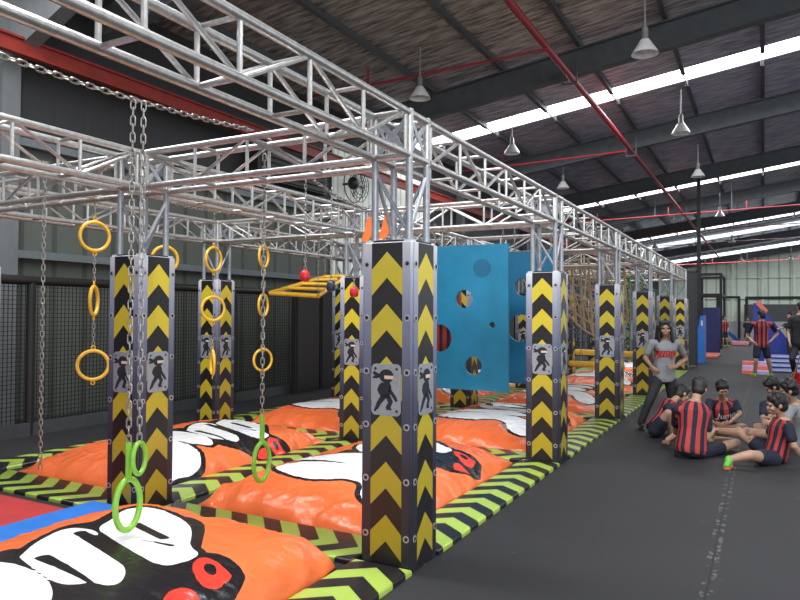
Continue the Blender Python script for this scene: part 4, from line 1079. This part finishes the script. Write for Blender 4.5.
# the seated group
person('boy with his back to us sitting in striped shirt at the group front', dict(pel=(691, 449, 7.4), neck=(694.5, 402, 7.5), head=(699, 388.5, 7.62), shL=(677.5, 409, 7.48), shR=(707, 413, 7.55), elL=(675.5, 432, 7.72), elR=(707, 438, 7.5), wrL=(690, 435, 7.95), wrR=(714, 430, 7.85),
    hipL=(683, 453, 7.45), hipR=(701, 453, 7.48), knL=(686, 428, 8.0), knR=(736, 443, 7.75), anL=(668, 440, 8.0), anR=(716, 448, 8.15), toL=(664, 443, 8.1), toR=(704, 450, 8.25)), (.42, -.45, .78), .95, shoe=None, group=SEAT)
person('boy hunched over raised knees in striped shirt at left of the group', dict(pel=(655, 427, 8.7), neck=(671, 402, 8.8), head=(682, 394, 8.9), shL=(675, 404, 9.0), shR=(668, 407, 8.63), elL=(681, 417, 9.05), elR=(674, 420, 8.5), wrL=(688, 416, 8.95), wrR=(685, 417, 8.65),
    hipL=(659, 428, 8.85), hipR=(655, 430, 8.58), knL=(677, 415, 9.05), knR=(668, 413, 8.45), anL=(680, 432, 9.1), anR=(671, 434, 8.55), toL=(688, 433, 9.1), toR=(679, 437, 8.55)), (.82, -.5, .2), .88, shoe=None, group=SEAT)
person('boy facing us with bowed head, white lettering on his striped shirt', dict(pel=(722, 424, 9.35), neck=(722, 399.5, 9.2), head=(722, 388.5, 9.05), shL=(735, 403, 9.2), shR=(709.5, 402, 9.18), elL=(740, 414, 9.05), elR=(706, 416, 9.05), wrL=(729, 423, 8.8), wrR=(714, 423, 8.8), haL=(722, 425, 8.72), haR=(721, 425, 8.7),
    hipL=(728, 427, 9.3), hipR=(716, 427, 9.3), knL=(744, 427, 9.0), knR=(700, 427, 9.0), anL=(714, 432, 8.85), anR=(730, 432, 8.95), toL=(706, 433, 8.8), toR=(738, 434, 8.9)), (-.05, -.55, -.83), .86, shoe=None, group=SEAT, skin=SKIND,
    text=('Jump', .12, ((PRINTW, .002, .006),), .55, 0))
person('boy in profile leaning back on one arm, one leg stretched out, green shoes', dict(pel=(776, 455, 7.25), neck=(784, 419, 7.22), head=(776.5, 404, 7.2), shL=(788, 426, 7.05), shR=(779, 424, 7.42), elL=(794, 446, 7.0), elR=(766, 437, 7.5), wrL=(804, 462, 7.05), wrR=(756, 434, 7.5), haL=(812, 465, 7.0),
    hipL=(772, 459, 7.12), hipR=(771, 455, 7.4), knL=(750, 455, 6.93), knR=(741, 433, 7.6), anL=(729, 459.5, 7.0), anR=(711, 431, 8.0), toL=(726, 466, 6.84), toR=(706, 425, 8.1)), (-.93, -.25, .2), .93, group=SEAT)
person('person in grey shirt seen from behind at right edge of the group', dict(pel=(800, 443, 8.1), neck=(795, 403, 8.0), head=(788.5, 389, 7.95), shL=(790, 410, 7.82), shR=(796, 406, 8.25), elL=(783, 426, 7.75), elR=(786, 424, 8.4), wrL=(774, 424, 7.8), wrR=(775, 426, 8.3),
    hipL=(796, 446, 7.95), hipR=(796, 443, 8.25), knL=(771, 435, 7.85), knR=(772, 433, 8.3), anL=(745, 430, 8.1), anR=(748, 434, 8.5), toL=(738, 427, 8.2), toR=(741, 434, 8.6)), (-.8, -.25, .5), .93, GREYT, mat('grey shorts cloth', (.16, .17, .18), .8), shoe=None, group=SEAT)
person('boy in navy shirt with a hand at his mouth behind the profile boy', dict(pel=(781, 426, 8.9), neck=(774, 398.5, 8.8), head=(772, 385.5, 8.72), shL=(764.5, 405, 8.62), shR=(784, 403, 9.), elL=(763, 419, 8.5), elR=(785, 418, 8.9), wrL=(768, 418, 8.4), wrR=(778, 420, 8.6), haL=(773, 415, 8.4),
    hipL=(775, 429, 8.8), hipR=(787, 429, 8.95), knL=(757, 427, 8.65), knR=(785, 422, 8.55), anL=(772, 434, 8.5), anR=(776, 434, 8.55), toL=(780, 436, 8.45), toR=(768, 436, 8.5)), (-.6, -.5, .35), .9, mat('navy shirt cloth', (.014, .018, .036), .8, 0, .2, 30), shoe=None, group=SEAT)

# ------------------------------------------------------------------ light
w = bpy.data.worlds.new('world'); scene.world = w; w.use_nodes = True
w.node_tree.nodes['Background'].inputs[0].default_value = (.9, .95, 1, 1); w.node_tree.nodes['Background'].inputs[1].default_value = .95
def area(name, loc, rot, sx, sy, e, col=(1, 1, 1)):
    l = bpy.data.lights.new(name, 'AREA'); l.shape = 'RECTANGLE'; l.size = sx; l.size_y = sy; l.energy = e; l.color = col
    o = bpy.data.objects.new(name, l); COL.objects.link(o); o.location = loc; o.rotation_euler = rot; return o
for y, e in ((-.02, 1250), (14.8, 700), (29.7, 600), (46.7, 1100), (61.5, 2600)):
    area('skylight_light', (1.5, y, 7.35), (0, math.radians(-7.7), 0), 17, .9, e, (.95, .97, 1))
area('camera_side_fill', (6.5, -8, 3.2), (math.radians(68), 0, math.radians(28)), 6, 4, 420, (.95, .97, 1))  # added fill lamp from behind the camera, no doorway modelled there
scene.view_settings.view_transform = 'Standard'
scene.view_settings.look = 'None'
scene.view_settings.exposure = 0.
